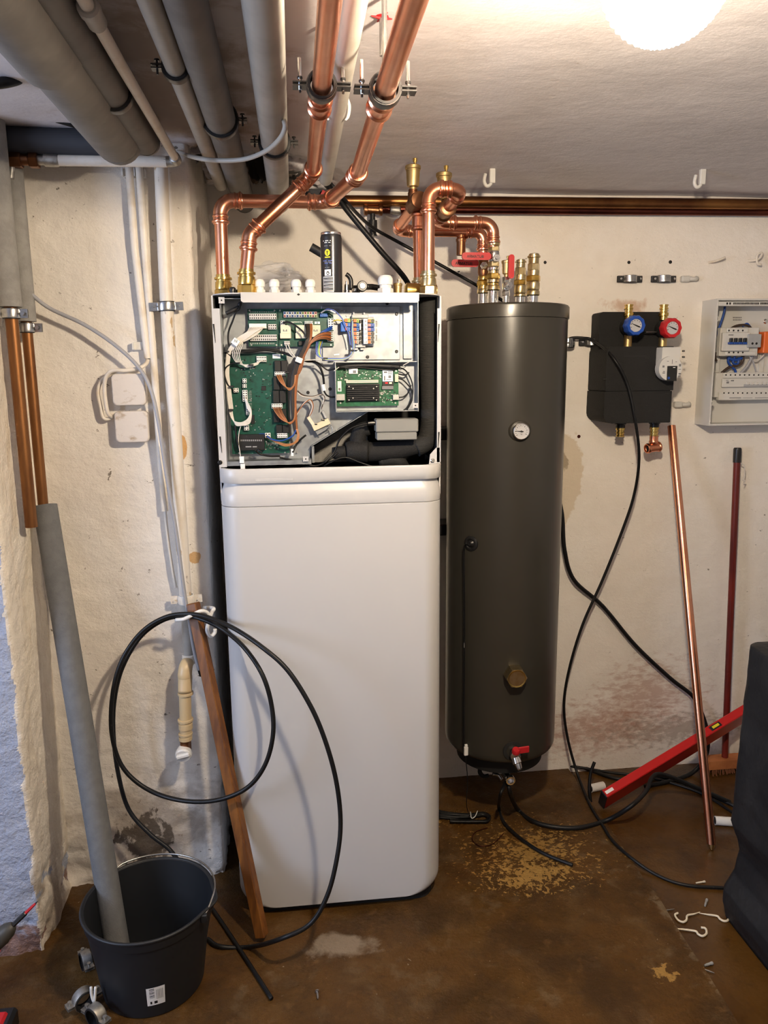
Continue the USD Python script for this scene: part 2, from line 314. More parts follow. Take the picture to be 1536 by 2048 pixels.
surface('left_front_blue', (.39, .43, .54), [((.44, .47, .56), 9, .42, .62, (1, 1, 1), .8, None), ((.34, .4, .54), 40, .6, .72, (1, 1, 1), .6, None), (srgb(132, 96, 78), 7, .46, .56, (1, 1, 2), .9, ((-.95, -.78, .0), (.8, 1, .16)))], .5, .5, ((30, .35, .02), (100, .6, .012), (220, .3, .004)))  # bluish tone of the front-facing left wall face, browner at the foot
surface('ceiling_paint', (.7, .67, .69), [((.58, .55, .57), 3, .4, .68, (1, 1, 1), .7, None), ((.76, .72, .7), 18, .6, .72, (1, 3, 1), .6, None), ((.3, .25, .23), 30, .66, .74, (1, 2, 1), .5, None),
    ((.2, .135, .08), 13, .42, .52, (1, 1, 1), .95, ((-.1, -.15, 2.18), (.28, .3, .6))), ((.02, .017, .015), 17, .5, .58, (1, 1, 1), .95, ((-.08, -.15, 2.2), (.28, .3, .6))), ((.33, .25, .19), 9, .46, .66, (1, 1, 1), .8, ((-.25, -.9, 2.18), (.42, 1.1, .6))), ((.015, .013, .012), 20, .4, .5, (1, 1, 1), 1.0, ((-.235, -.28, 2.24), (.07, .09, .1), .6))],
    .66, .35, ((4, .1, .05, (1, 1.4, 1)), (20, .06, .015, (1.3, 1, 1)), (140, .1, .004)))
YEL = srgb(168, 130, 68)
surface('floor_paint', srgb(84, 56, 20), [(srgb(100, 78, 48), 8, .5, .72, (1, 1, 1), .5, None), ((.26, .2, .12), 34, .5, .6, (1, 1, 1), .55, ((1.045, -.85, 0), (.06, 1.2, .3), .12)), ((.2, .15, .085), 13, .55, .72, (1, 1, 1), .4, None), ((.42, .36, .26), 70, .68, .71, (1, 1, 1), .7, None), (srgb(60, 40, 16), 5, .42, .62, (1, 1, 1), .9, None), (srgb(112, 80, 44), 26, .58, .74, (1, 1, 1), .55, None), (srgb(54, 34, 18), 40, .55, .72, (1, 1, 1), .5, None),
    (YEL, 62, .52, .57, (1, 1.3, 1), .7, ((.74, -.5, 0), (.62, .46, .3), .1)), (YEL, 54, .5, .545, (1.2, 1, 1), .8, ((.7, -.62, 0), (.44, .2, .3), .13)), (YEL, 60, .5, .56, (1, 1, 1), .8, ((.5, -.28, 0), (.3, .12, .3), .06)), (YEL, 36, .5, .55, (1, 1, 1), .8, ((.93, -1.05, 0), (.09, .1, .3), .12)), (YEL, 36, .52, .56, (1, 1, 1), .6, ((.3, -1.2, 0), (.12, .1, .3))),
    (srgb(142, 126, 106), 9, .45, .62, (1, 1, 1), .8, ((.09, -.84, 0), (.2, .09, .3))), ((.55, .5, .42), 120, .72, .74, (1, 1, 1), .8, None)],
    .45, .28, ((18, .25, .02), (90, .4, .006)), (9, .35, .65, .35, .66))
surface('low_floor_paint', srgb(86, 58, 22), [(srgb(66, 43, 17), 4, .42, .62, (1, 1, 1), .9, None), (srgb(48, 32, 18), 26, .55, .7, (1, 1, 1), .5, None), ((.5, .44, .36), 100, .73, .75, (1, 1, 1), .7, None)],
    .3, .5, ((20, .12, .015), (110, .2, .004)), (6, .35, .65, .2, .38))
M('rear_paint', (.42, .4, .37), .7)
# ---------------------------------------------------------------- room shell
ZC = 2.178; PX = -.265; PY = -.49; LX = -.735; LY = -.765; XR = 2.4; YR = -4.2; XL = -2.4
def sheet(P, Q, fn):                       # grid over parameters P x Q, fn gives points
    a, b = np.meshgrid(P, Q, indexing='ij'); V = fn(a, b).reshape(-1, 3); n, m = len(P), len(Q); i, j = np.meshgrid(np.arange(n-1), np.arange(m-1), indexing='ij'); k = (i*m+j).ravel()
    return trimesh.Trimesh(V, np.vstack([np.stack([k, k+m, k+m+1], 1), np.stack([k, k+m+1, k+1], 1)]), process=False)
def back_fn(x, z):
    p = np.stack([x, 0*x, z], -1); return np.stack([x, .006*(meshkit.fbm(p*2.3, 3, 4)-.5)+.003*(meshkit.fbm(p*14, 3, 5)-.5), z], -1)
struct('wall_back', sheet(np.linspace(-.4, XR, 190), np.linspace(-.03, 2.26, 150), back_fn), 'wall_paint', True)
def path_fn(way, amp, low):                # wall sheet following a plan polyline, rounded and uneven
    way = np.asarray(way, float); L = np.r_[0, np.cumsum(np.linalg.norm(np.diff(way, axis=0), axis=1))]
    def fn(s, z):
        s = s*L[-1]; X = sum(np.interp(s+o, L, way[:, 0]) for o in (-.012, 0, .012))/3; Y = sum(np.interp(s+o, L, way[:, 1]) for o in (-.012, 0, .012))/3
        tx, ty = np.interp(s+.02, L, way[:, 0])-np.interp(s-.02, L, way[:, 0]), np.interp(s+.02, L, way[:, 1])-np.interp(s-.02, L, way[:, 1]); q = np.hypot(tx, ty)+1e-9; nx, ny = ty/q, -tx/q
        p = np.stack([X, Y, z], -1); d = amp*(meshkit.fbm(p*6, 4, 2)-.5)+amp*.5*(meshkit.fbm(p*30, 3, 9)-.5)
        g = np.clip((low-z)/low, 0, 1) if low else 0*z; d = d-g*.05*np.clip(meshkit.fbm(p*11, 4, 7)-.5, 0, 1)*6*.35
        return np.stack([X+nx*d, Y+ny*d, z], -1)
    return fn
struct('wall_pier', sheet(np.linspace(0, 1, 150), np.linspace(-.03, 2.26, 230), path_fn([(-.80, PY), (PX, PY), (PX, .02)], .012, .42)), 'pier_paint', True)
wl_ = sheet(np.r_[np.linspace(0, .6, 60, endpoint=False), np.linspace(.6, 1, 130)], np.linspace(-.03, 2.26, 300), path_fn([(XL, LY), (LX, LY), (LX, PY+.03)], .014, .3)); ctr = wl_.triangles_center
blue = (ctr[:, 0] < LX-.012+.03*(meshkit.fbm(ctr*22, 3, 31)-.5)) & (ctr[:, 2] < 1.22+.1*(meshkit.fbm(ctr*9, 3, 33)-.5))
struct('wall_left', trimesh.Trimesh(wl_.vertices, wl_.faces[~blue], process=False), 'left_paint', True); struct('wall_left_front', trimesh.Trimesh(wl_.vertices, wl_.faces[blue], process=False), 'left_front_blue', True)
HO = atz(412, 308, ZC)
def ceil_fn(x, y):
    p = np.stack([x, y, 0*x], -1); z = ZC+.008*(meshkit.fbm(p*2.1, 3, 1)-.5)+.0008*(meshkit.fbm(p*[9, 16, 1], 3, 3)-.5)+.016*np.clip((.02-x)*6, 0, 1)*np.clip((y+1.9)*2, 0, 1)*(meshkit.fbm(p*[7, 7, 1], 4, 13)-.5)
    m = np.clip(1.3-np.hypot((x+.1)/.22, (y+.14)/.24), 0, 1)*np.clip((meshkit.fbm(p*13, 4, 11)-.36)*7, 0, 1); z = z+m*.05+m*.05*meshkit.fbm(p*34, 3, 6)
    h = np.clip(1.15-np.hypot((x-HO[0])/.034, (y-HO[1])/.05), 0, .2)*5; return np.stack([x, y, z+h*.12], -1)
cx = np.unique(np.r_[np.linspace(XL, -.42, 40), np.linspace(-.42, .2, 110), np.linspace(.2, XR, 110)]); cy = np.unique(np.r_[np.linspace(YR, -1.8, 40), np.linspace(-1.8, -.4, 70), np.linspace(-.4, .02, 80)])
m_ = sheet(cx, cy, ceil_fn); m_.invert(); struct('ceiling', m_, 'ceiling_paint', True)
fl = lambda x, y: np.stack([x, y, .003*(meshkit.fbm(np.stack([x, y, 0*x], -1)*5, 3, 21)-.5)], -1)
slab = sheet(np.linspace(XL, 1.05, 140), np.linspace(YR, .02, 160), fl); edge = slab.vertices[:, 0] > 1.049
slab.vertices[edge, 0] += .012*(meshkit.fbm(slab.vertices[edge]*[1, 9, 1], 4, 3)-.5)-.03*np.clip((-slab.vertices[edge, 1]-.75)*1.1, 0, 1)
e = slab.vertices[edge]; n_ = len(e); o_ = np.argsort(e[:, 1]); e = e[o_]
skirt = trimesh.Trimesh(np.vstack([e, e+[.008, 0, -.03]]), np.vstack([[[i, i+n_, i+1+n_], [i, i+1+n_, i+1]] for i in range(n_-1)]), process=False)
struct('floor', cat(slab, skirt), 'floor_paint', 40, 'brown painted concrete floor with flaking yellow patches')
struct('floor_right', sheet(np.linspace(.98, XR, 60), np.linspace(YR, .02, 80), lambda x, y: fl(x, y)+np.array([0, 0, -.016])), 'low_floor_paint', True, 'smooth darker brown floor strip at the right, a step lower')
struct('wall_right', box(XR, XR+.05, YR, .05, -.05, 2.3), 'rear_paint'); struct('wall_rear', box(XL-.05, XR+.05, YR-.05, YR, -.05, 2.3), 'rear_paint')
WY0, WY1, WZ0, WZ1 = -2.9, -1.7, .95, 1.95
struct('wall_far_left', cat(box(XL-.05, XL, YR, WY0, -.05, 2.3), box(XL-.05, XL, WY1, LY+.1, -.05, 2.3), box(XL-.05, XL, WY0, WY1, -.05, WZ0), box(XL-.05, XL, WY0, WY1, WZ1, 2.3)), 'rear_paint')
w1 = struct('window_1', cat(box(XL-.05, XL+.01, WY0, WY0+.05, WZ0, WZ1), box(XL-.05, XL+.01, WY1-.05, WY1, WZ0, WZ1), box(XL-.05, XL+.01, WY0+.05, WY1-.05, WZ0, WZ0+.05), box(XL-.05, XL+.01, WY0+.05, WY1-.05, WZ1-.05, WZ1)), 'white_plastic')
LOOKS['window_glass'] = usdkit.material(stage, '/World/Looks/window_glass', {'t': ('transparent_bsdf', {}), 'g': ('glossy_bsdf', {'roughness': 0.0}), 'f': ('fresnel', {'IOR': 1.45}), 'x': ('mix_closure', {})}, [('f.fac', 'x.fac'), ('t.BSDF', 'x.closure1'), ('g.BSDF', 'x.closure2')], surface='x.closure')
w1.part('pane', box(XL-.03, XL-.026, WY0+.05, WY1-.05, WZ0+.05, WZ1-.05), 'window_glass', False)
wl = UsdLux.RectLight.Define(stage, '/World/window_daylight'); wl.CreateWidthAttr(WY1-WY0-.1); wl.CreateHeightAttr(WZ1-WZ0-.1); wl.CreateIntensityAttr(WINDOW_I); wl.CreateColorAttr(Gf.Vec3f(*WINDOW_COL))
wl.AddTransformOp().Set(Gf.Matrix4d(0, -1, 0, 0, 0, 0, 1, 0, -1, 0, 0, 0, XL+.004, (WY0+WY1)/2, (WZ0+WZ1)/2, 1))
# ---------------------------------------------------------------- the lamp
LC = atz(1332, -49, 2.02); LR = .072
LOOKS['lamp_glass'] = usdkit.material(stage, '/World/Looks/lamp_glass', {'g': ('texture_coordinate', {}), 'v': ('voronoi_texture', {'scale': 30.0, 'randomness': .7}), 'r': ('rgb_ramp', {'ramp': [(0, (1, 1, .98)), (.45, (1, .97, .86)), (1, (.8, .7, .42))]}), 'e': ('emission', {'strength': .62}), 't': ('transparent_bsdf', {'color': (1, 1, 1)}), 'x': ('mix_closure', {'fac': .55})},
    [('g.object', 'v.vector'), ('v.distance', 'r.fac'), ('r.color', 'e.color'), ('t.BSDF', 'x.closure1'), ('e.emission', 'x.closure2')], surface='x.closure')
emis('lamp_bulb', LAMP_COL, LAMP_STRENGTH)
lamp = thing('ceiling_lamp', 'glowing round ceiling lamp with a knobbly glass globe', 'lamp', (LC[0], LC[1], ZC-.01))
g_ = trimesh.creation.icosphere(5, 1.0); v_ = g_.vertices.copy()
k_ = trimesh.creation.icosphere(3, 1.0).vertices; dd = (v_@k_.T).max(1); g_.vertices = LC+v_*LR*(.97+.055*np.clip(1-np.arccos(np.clip(dd, -1, 1))/.085, 0, 1)[:, None]**.7)
lamp.part('glass_globe', g_, 'lamp_glass', True); b_ = trimesh.creation.icosphere(3, .04); b_.apply_translation(LC-[0, 0, .012]); lamp.part('light_bulb', b_, 'lamp_bulb', True)
lamp.part('light_blocking_base', rev((LC[0], LC[1], ZC+.005), (0, 0, -1), [(0, .085), (.03, .085), (.05, .086), (ZC-LC[2]-.021, .087), (ZC-LC[2]-.016, .074)], 40), 'white_plastic')  # unseen base, made wide and deep to block lamp light from the ceiling
# ---------------------------------------------------------------- heat pump
hp = thing('heat_pump', 'tall white heat pump unit with its upper front cover off and electronics bared', 'heat pump', (.095, -.4, 0))
HX0, HX1, HF = -.205, .396, -.70
def plan(off, z, inset=0.0): return np.c_[rr(HX0+inset+max(0, -off)*.6, HX1-inset-max(0, -off)*.6, HF-off, -.575, (.055, .055, .004, .004), 10), np.full(44, z)]
lev = []
for k in range(9):
    a = .5*PI*k/8; lev.append(plan(0, .026+.06*(1-math.cos(a)), .06*(1-math.sin(a))))
front = loft([plan(-.004, .026, .062)]+lev+[plan(0, 1.2245), plan(-.0025, 1.2262)])
hp.part('front_panel', front, 'white_steel', 40)
hp.part('grip_rim', loft([plan(-.0025, 1.2266), plan(0, 1.229), plan(.0005, 1.245), plan(-.0008, 1.258), plan(-.004, 1.27), plan(-.0095, 1.281), plan(-.0115, 1.288), plan(-.009, 1.2885), plan(0, 1.29), plan(.001, 1.31), plan(0, 1.325), plan(-.003, 1.328), plan(-.012, 1.328), plan(-.014, 1.318)], (True, False)), 'white_steel', 40)
hp.part('rim_mark', pbox(511, 957, 586, 962, HF-.0012, .001), 'white_steel', False)
hp.part('inner_cavity', loft([plan(-.0145, 1.24), plan(-.0145, 1.318)], (True, False)), 'inner_dark', False)
hp.part('cavity_floor', loft([plan(-.015, 1.27), plan(-.015, 1.272)]), 'inner_dark', False)
hp.part('lower_body', box(HX0+.004, HX1-.004, -.574, -.08, .03, 1.24, .004), 'white_steel', False)
hp.part('base_plinth', prism_z(Polygon(rr(HX0+.02, HX1-.02, HF+.022, -.1, (.05, .05, .01, .01))), 0, .028), 'inner_dark', 40)
for x0, x1 in ((HX0, HX0+.004), (HX1-.004, HX1)): hp.part('side_panel', box(x0, x1, -.655, -.08, 1.24, 1.774), 'white_steel', False)
hp.part('rear_panel', box(HX0+.004, HX1-.004, -.084, -.08, 1.24, 1.774), 'grey_steel', False)
hp.part('bay_lining', cat(box(HX0+.0045, HX1-.0045, -.42, -.41, 1.242, 1.772), box(HX0+.0045, HX0+.008, -.64, -.42, 1.33, 1.772), box(HX1-.008, HX1-.0045, -.64, -.42, 1.33, 1.772)), 'inner_dark', False)
hp.part('lid', prism_z(Polygon(rr(HX0, HX1, HF+.006, -.08, (.075, .075, .01, .01), 10)), 1.7745, 1.7775), 'white_steel', 40)
lx0, lx1 = at(481, 585, HF)[0], at(838, 585, HF)[0]
lip = sbox(lx0, 1.7525, lx1, 1.7775); lip = Polygon([(lx0, 1.7775), (lx1, 1.7775), (lx1, 1.757), (lx1-.005, 1.7525), (lx0+.005, 1.7525), (lx0, 1.757)])
hp.part('lid_lip', prism_y(lip, HF-.002, HF+.004), 'white_steel', False)
hp.part('lip_emblem', prism_y(Polygon([(0, .003), (.0045, 0), (0, -.003), (-.0045, 0)]), -.0005, 0).apply_translation(at(597, 589, HF-.002)), 'ink', False)
zl = at(430, 617, -.655)[2]
fl_l = hp.part('front_flange', box(HX0, at(446, 760, -.655)[0], -.657, -.654, 1.33, zl), 'white_steel', False)
fl_r = hp.part('front_flange', box(at(874, 760, -.655)[0], HX1, -.657, -.654, 1.33, zl), 'white_steel', False)
hp.part('front_flange', prism_y(Polygon([(at(857, 930, -.655)[0], 1.318), (HX1-.003, 1.318), (HX1-.003, 1.37), (at(872, 905, -.655)[0], 1.37), (at(860, 905, -.655)[0], 1.352)]), -.657, -.6545), 'white_steel', False)
def slot(p, q, w):
    a, b = at(*p, -.6575), at(*q, -.6575); return prism_y(Polygon([(a[0]-w/2, a[2]), (a[0]+w/2, a[2]), (b[0]+.0005, b[2]), (b[0]-.0005, b[2])]), -.6578, -.657)
for p, q in (((427, 648), (431, 686)), ((440, 873), (444, 906)), ((878, 648), (876, 684)), ((878, 864), (876, 896))): hp.part('slot', slot(p, q, .0042), 'ink', False)
for q in ((865, 921), (440, 925)):
    c = at(*q, -.6575); hp.part('screw', cat(rev(c, (0, -1, 0), [(0, .0062), (.0015, .006), (.003, .004)], 16), rev(c-[0, .003, 0], (0, -1, 0), [(0, .0024), (.0012, .002)], 6)), 'black_plastic' if q[0] < 500 else 'tin')
# galvanised control tray
Y0 = -.602
pl = Polygon([(at(x, y, Y0)[0], at(x, y, Y0)[2]) for x, y in ((446, 600), (834, 600), (834, 822), (738, 822), (622, 893), (620, 924), (452, 924))])
tray = hp.part('control_tray', prism_y(pl, Y0, Y0+.002), 'galvanised', False)
a, b, c = at(738, 820, Y0), at(622, 891, Y0), at(621, 924, Y0)
fn_ = unit(np.cross(b-a, [0, 1, 0]))*.0008; F8 = np.array([q+s*fn_+[0, dy, 0] for q in (a, b) for s in (-1, 1) for dy in (-.026, 0)]); tray.part('diagonal_flange', trimesh.convex.convex_hull(F8), 'galvanised', False)
tray.part('lower_flange', box(at(623, 900, Y0)[0], at(628, 900, Y0)[0], Y0-.02, Y0, c[2], b[2]), 'galvanised', False)
z0 = at(500, 921, -.64)[2]
tray.part('bottom_shelf', cat(box(at(446, 910, -.62)[0], at(622, 910, -.62)[0], -.655, Y0, z0-.002, z0), box(at(446, 910, -.62)[0], at(622, 910, -.62)[0], -.656, -.654, z0-.012, z0)), 'galvanised', False)
tray.part('left_wall', box(at(446, 700, -.63)[0]-.001, at(446, 700, -.63)[0]+.001, -.655, Y0, z0, at(446, 598, -.63)[2]), 'galvanised', False)
tray.part('top_wall', box(at(446, 598, -.63)[0], at(834, 598, -.63)[0], -.66, Y0, at(600, 600, -.63)[2], at(600, 600, -.63)[2]+.002), 'galvanised', False)
tray.part('right_wall', box(at(834, 700, -.64)[0]-.001, at(834, 700, -.64)[0]+.001, -.66, Y0, at(834, 822, -.64)[2], at(834, 600, -.64)[2]), 'galvanised', False)
tray.part('right_strip', pbox(807, 620, 824, 717, Y0-.01, .01), 'galvanised', False)
tray.part('terminal_plate', pbox(644, 612, 800, 720, Y0-.006, .005, .001), 'galvanised', False)
for q in ((774, 607, 0), (793, 628, 1), (793, 703, 1), (735, 714, 1), (693, 632, 2), (682, 622, 2), (690, 622, 2), (660, 778, 0), (616, 785, 0), (638, 872, 3), (594, 905, 3), (645, 838, 3)):
    c = at(q[0], q[1], Y0-(.006 if q[2] else 0)); r = .0045 if q[2] < 2 else .0022
    tray.part('screw', rev(c, (0, -1, 0), [(0, r), (.0012, r), (.003, r*.7)], 14), 'black_plastic' if q[2] < 2 else 'dull_zinc')
for q in ((437, 594, 449, 607), (826, 806, 836, 816), (606, 913, 617, 923)):
    tb = tray.part('fixing_tab', pbox(*q, -.662, .0015), 'white_steel', False); c = at((q[0]+q[2])/2, (q[1]+q[3])/2, -.662)
    tray.part('tab_hole', rev(c, (0, -1, 0), [(0, .002), (.0006, .002)], 10), 'ink')
# module tray at the lower right
ym = -.64
mt = hp.part('module_tray', pbox(671, 724, 834, 822, -.618, .0015), 'galvanised', False)
xl, xr_, zt, zb = at(671, 770, ym)[0], at(833, 770, ym)[0], at(750, 724, ym)[2], at(750, 822, ym)[2]
mt.part('tray_edge', box(xl-.001, xl+.001, -.655, -.617, zb, zt), 'galvanised', False); mt.part('tray_edge', box(xl, xr_, -.655, -.617, zb-.001, zb+.001), 'galvanised', False)
mt.part('tray_edge', box(xl, xr_, -.65, -.604, zt-.001, zt+.001), 'galvanised', False)
rng = np.random.default_rng(12)
# circuit boards and what sits on them (PY_ = board face depth)
def board(px, mat, y): return hp.part('circuit_board', pbox(*px, y, .0016), mat, False)
def on(bd, name, px, y, t, mat, bev=.0006): return bd.part(name, pbox(*px, y-t, t, bev), mat, False)
def block(bd, px, y, nx, ny, mat='terminal_grey', t=.009, holes=True, cellmats=None, name='terminal_block'):
    x0, y0, x1, y1 = px; on(bd, name, px, y, t, mat)
    if cellmats:
        w = (x1-x0)/nx; h = (y1-y0)/ny
        for i in range(nx):
            for j in range(ny): on(bd, 'terminal_button', (x0+w*(i+.12), y0+h*(j+.12), x0+w*(i+.88), y0+h*(j+.88)), y-t, .0012, cellmats[(i*2+j*3+i//3) % len(cellmats)], .0002)
    if holes:
        w = (x1-x0)/nx; h = (y1-y0)/ny
        bd.part('terminal_hole', cat([pbox(x0+w*(i+.28), y0+h*(j+.3), x0+w*(i+.78), y0+h*(j+.75), y-t-(.0017 if cellmats else .0003), .0004) for i in range(nx) for j in range(ny)]), 'ink', False, None, 'stuff')
def smd(bd, region, n, y, seed, dark=.5):
    r = np.random.default_rng(seed); A, B = [], []
    for _ in range(n):
        x, z = r.uniform(region[0], region[2]), r.uniform(region[1], region[3]); w, h = r.choice([1.2, 1.8, 2.6, 3.4]), r.choice([1, 1.6, 2.4])
        (A if r.random() < dark else B).append(pbox(x, z, x+w, z+h, y-.0014, .0014))
    if A: bd.part('surface_chip', cat(A), 'chip', False, None, 'stuff')
    if B: bd.part('surface_component', cat(B), 'tin', False, None, 'stuff')
def marks(bd, rects, y, mat='ink', name='print_mark'): bd.part(name, cat([pbox(*q, y-.0002, .0002) for q in rects]), mat, False, None, 'stuff')
def screws(bd, pts, y):
    for q in pts: bd.part('board_screw', rev(at(*q, y), (0, -1, 0), [(0, .0024), (.001, .0022)], 10), 'tin')
yb = -.618
A = board((496, 618, 556, 693), 'pcb', yb); block(A, (498, 627, 553, 639), yb, 13, 2); block(A, (536, 648, 553, 659), yb, 4, 2); block(A, (500, 669, 554, 682), yb, 13, 2)
on(A, 'plug', (498, 647, 533, 657), yb, .011, 'white_plastic'); screws(A, ((499, 621), (549, 621), (503, 690), (553, 690)), yb); marks(A, [(500+3.6*i, 685.5, 501.6+3.6*i, 688.5) for i in range(14)]+[(500+3.6*i, 623, 501.4+3.6*i, 625) for i in range(14)], yb, 'tin')
B = board((557, 618, 667, 693), 'pcb', yb); block(B, (567, 623, 634, 635), yb, 13, 2, 'terminal_grey', cellmats=('terminal_blue', 'terminal_green', 'terminal_grey', 'terminal_pink', 'terminal_blue')); block(B, (640, 627, 656, 634), yb, 4, 2, 'terminal_blue')
def plug(bd, px, y, nx, ny): on(bd, 'plug', px, y, .01, 'white_plastic'); w = (px[2]-px[0])/nx; h = (px[3]-px[1])/ny; marks(bd, [(px[0]+w*(i+.25), px[1]+h*(j+.25), px[0]+w*(i+.75), px[1]+h*(j+.75)) for i in range(nx) for j in range(ny)], y-.01, 'ink', 'plug_socket')
plug(B, (561, 641, 570, 650), yb, 2, 2); plug(B, (609, 642, 626, 652), yb, 6, 2); plug(B, (656, 637, 667, 660), yb, 2, 5); plug(B, (655, 662, 667, 683), yb, 2, 5)
for k, (x, y2) in enumerate(((561, 677), (592, 677), (622, 674))):
    rl = on(B, 'relay', (x, 650, x+(21 if k < 2 else 19), y2), yb, .012, 'ivory_plastic', .001); on(B, 'relay', (x-1, 666, x+21, y2), yb, .0135, 'ivory_plastic', .001)
    marks(B, [(x+5+3*i, 659+2*(i % 2), x+7+3*i, 663) for i in range(3)], yb-.0122, 'ink_grey')
block(B, (568, 682, 580, 691), yb, 4, 2, holes=True); on(B, 'terminal_block', (597, 682, 613, 691), yb, .01, 'chip'); on(B, 'print_label', (629, 643, 634, 648), yb, .0006, 'label_white'); on(B, 'print_label', (635, 643, 640, 648), yb, .0006, 'label_white')
screws(B, ((560, 621), (563, 690), (662, 690)), yb); marks(B, [(582+2.1*i, 643, 583.2+2.1*i, 645) for i in range(10)], yb, 'tin'); smd(B, (570, 638, 606, 648), 8, yb, 3, .7)
D = board((460, 707, 576, 907), 'pcb', yb)
for x, y2, y3 in ((549, 721, 743), (547, 753, 780), (546, 781, 806), (547, 818, 845), (552, 850, 866)):
    for k in range(2): on(D, 'relay', (x+k*13.5, y2, x+12.5+k*13.5, y3), yb, .013, 'chip', .001)
plug(D, (513, 712, 533, 724), yb, 6, 2); plug(D, (549, 743, 571, 752), yb, 6, 2); plug(D, (543, 807, 565, 817), yb, 6, 2); plug(D, (530, 866, 541, 876), yb, 2, 2); plug(D, (554, 866, 575, 876), yb, 6, 2); plug(D, (485, 780, 495, 803), yb, 2, 5); plug(D, (492, 805, 497, 830), yb, 1, 6)
for q in ((467, 776, 477, 785), (485, 757, 493, 766), (485, 768, 493, 776), (488, 851, 498, 861)): plug(D, q, yb, 2, 2)
pm = on(D, 'power_module', (476, 869, 529, 901), yb, .016, 'chip', .001); marks(D, [(481+4*i, 879, 484+4*i, 882.5) for i in range(11)]+[(491, 892, 503, 895), (505, 892, 514, 895)], yb-.016, 'ink_grey')
on(D, 'print_label', (545, 708, 561, 717), yb, .0006, 'label_white'); marks(D, [(548, 710.5, 558, 711.5), (549, 713.5, 557, 714.3)], yb-.0006, 'ink_grey')
on(D, 'capacitor', (518, 867, 531, 874), yb, .006, 'wire_deep_blue'); marks(D, [(497, 782+3.3*i, 503.5, 783+3.3*i) for i in range(7)]+[(498, 806+3*i, 504, 807+3*i) for i in range(6)]+[(533+4*i, 885, 535+4*i, 889) for i in range(8)]+[(510, 908-7, 522, 908-5)], yb, 'tin')
smd(D, (468, 715, 510, 752), 34, yb, 4, .45); smd(D, (500, 725, 545, 860), 60, yb, 5, .5); smd(D, (530, 878, 556, 898), 26, yb, 6, .35); on(D, 'chip', (523, 772, 532, 781), yb, .002, 'chip'); on(D, 'chip', (502, 830, 509, 848), yb, .002, 'chip'); screws(D, ((472, 812), (565, 709), (478, 909-3), (568, 823), (570, 905)), yb)
yc = -.632
E_ = board((673, 733, 797, 812), 'pcb_bright', yc)
hs = on(E_, 'heat_sink', (693, 768, 759, 803), yc, .005, 'black_plastic', .0006)
for k in range(8): E_.part('heat_sink_fin', pbox(694, 769+4.2*k, 758, 771+4.2*k, yc-.014, .01), 'black_plastic', False)
for q in ((698, 773), (753, 773), (706, 777), (747, 777), (706, 796), (747, 796), (698, 800), (753, 800)): E_.part('heat_sink_pin', rev(at(*q, yc-.014), (0, -1, 0), [(0, .002), (.0015, .0018)], 10), 'dull_zinc')
on(E_, 'card_socket', (692, 760, 757, 766), yc, .006, 'ivory_plastic'); marks(E_, [(693, 762, 756, 763)], yc-.006, 'ink_grey'); on(E_, 'radio_module', (697, 732, 716, 748), yc, .003, 'tin'); on(E_, 'print_label', (698, 738, 714, 747), yc-.003, .0004, 'label_white'); marks(E_, [(706, 741, 712, 746)], yc-.0034, 'ink_grey')
on(E_, 'modem_module', (765, 740, 787, 775), yc, .004, 'chip'); on(E_, 'print_label', (765, 740, 786, 763), yc-.004, .0004, 'label_white'); marks(E_, [(768, 743, 774, 746), (776, 743, 784, 744.5), (776, 747, 784, 748.2), (777, 751, 782, 756), (768, 752, 770.5, 761), (773, 759, 783, 759.8)], yc-.0044, 'ink_grey'); on(E_, 'component', (770, 764, 776, 768), yc-.004, .001, 'red_plastic'); on(E_, 'component', (778, 764, 784, 768), yc-.004, .001, 'ivory_plastic'); on(E_, 'card_socket', (764, 772, 787, 779), yc, .006, 'ink_grey')
on(E_, 'network_socket', (673, 788, 690, 801), yc, .014, 'tin'); on(E_, 'network_socket', (786, 789, 798, 800), yc, .012, 'tin'); on(E_, 'plug', (790, 748, 797, 764), yc, .01, 'cream_plastic'); on(E_, 'print_label', (675, 762, 683, 783), yc, .0005, 'label_white'); marks(E_, [(677, 776, 681, 781)], yc-.0005, 'ink_grey'); on(E_, 'chip', (734, 729, 741, 734), yc, .003, 'tin')
smd(E_, (716, 738, 760, 758), 40, yc, 7, .35); smd(E_, (759, 780, 790, 806), 60, yc, 8, .35); smd(E_, (676, 742, 694, 760), 18, yc, 9, .4); screws(E_, ((681, 806), (791, 806), (693, 740), (792, 742)), yc)
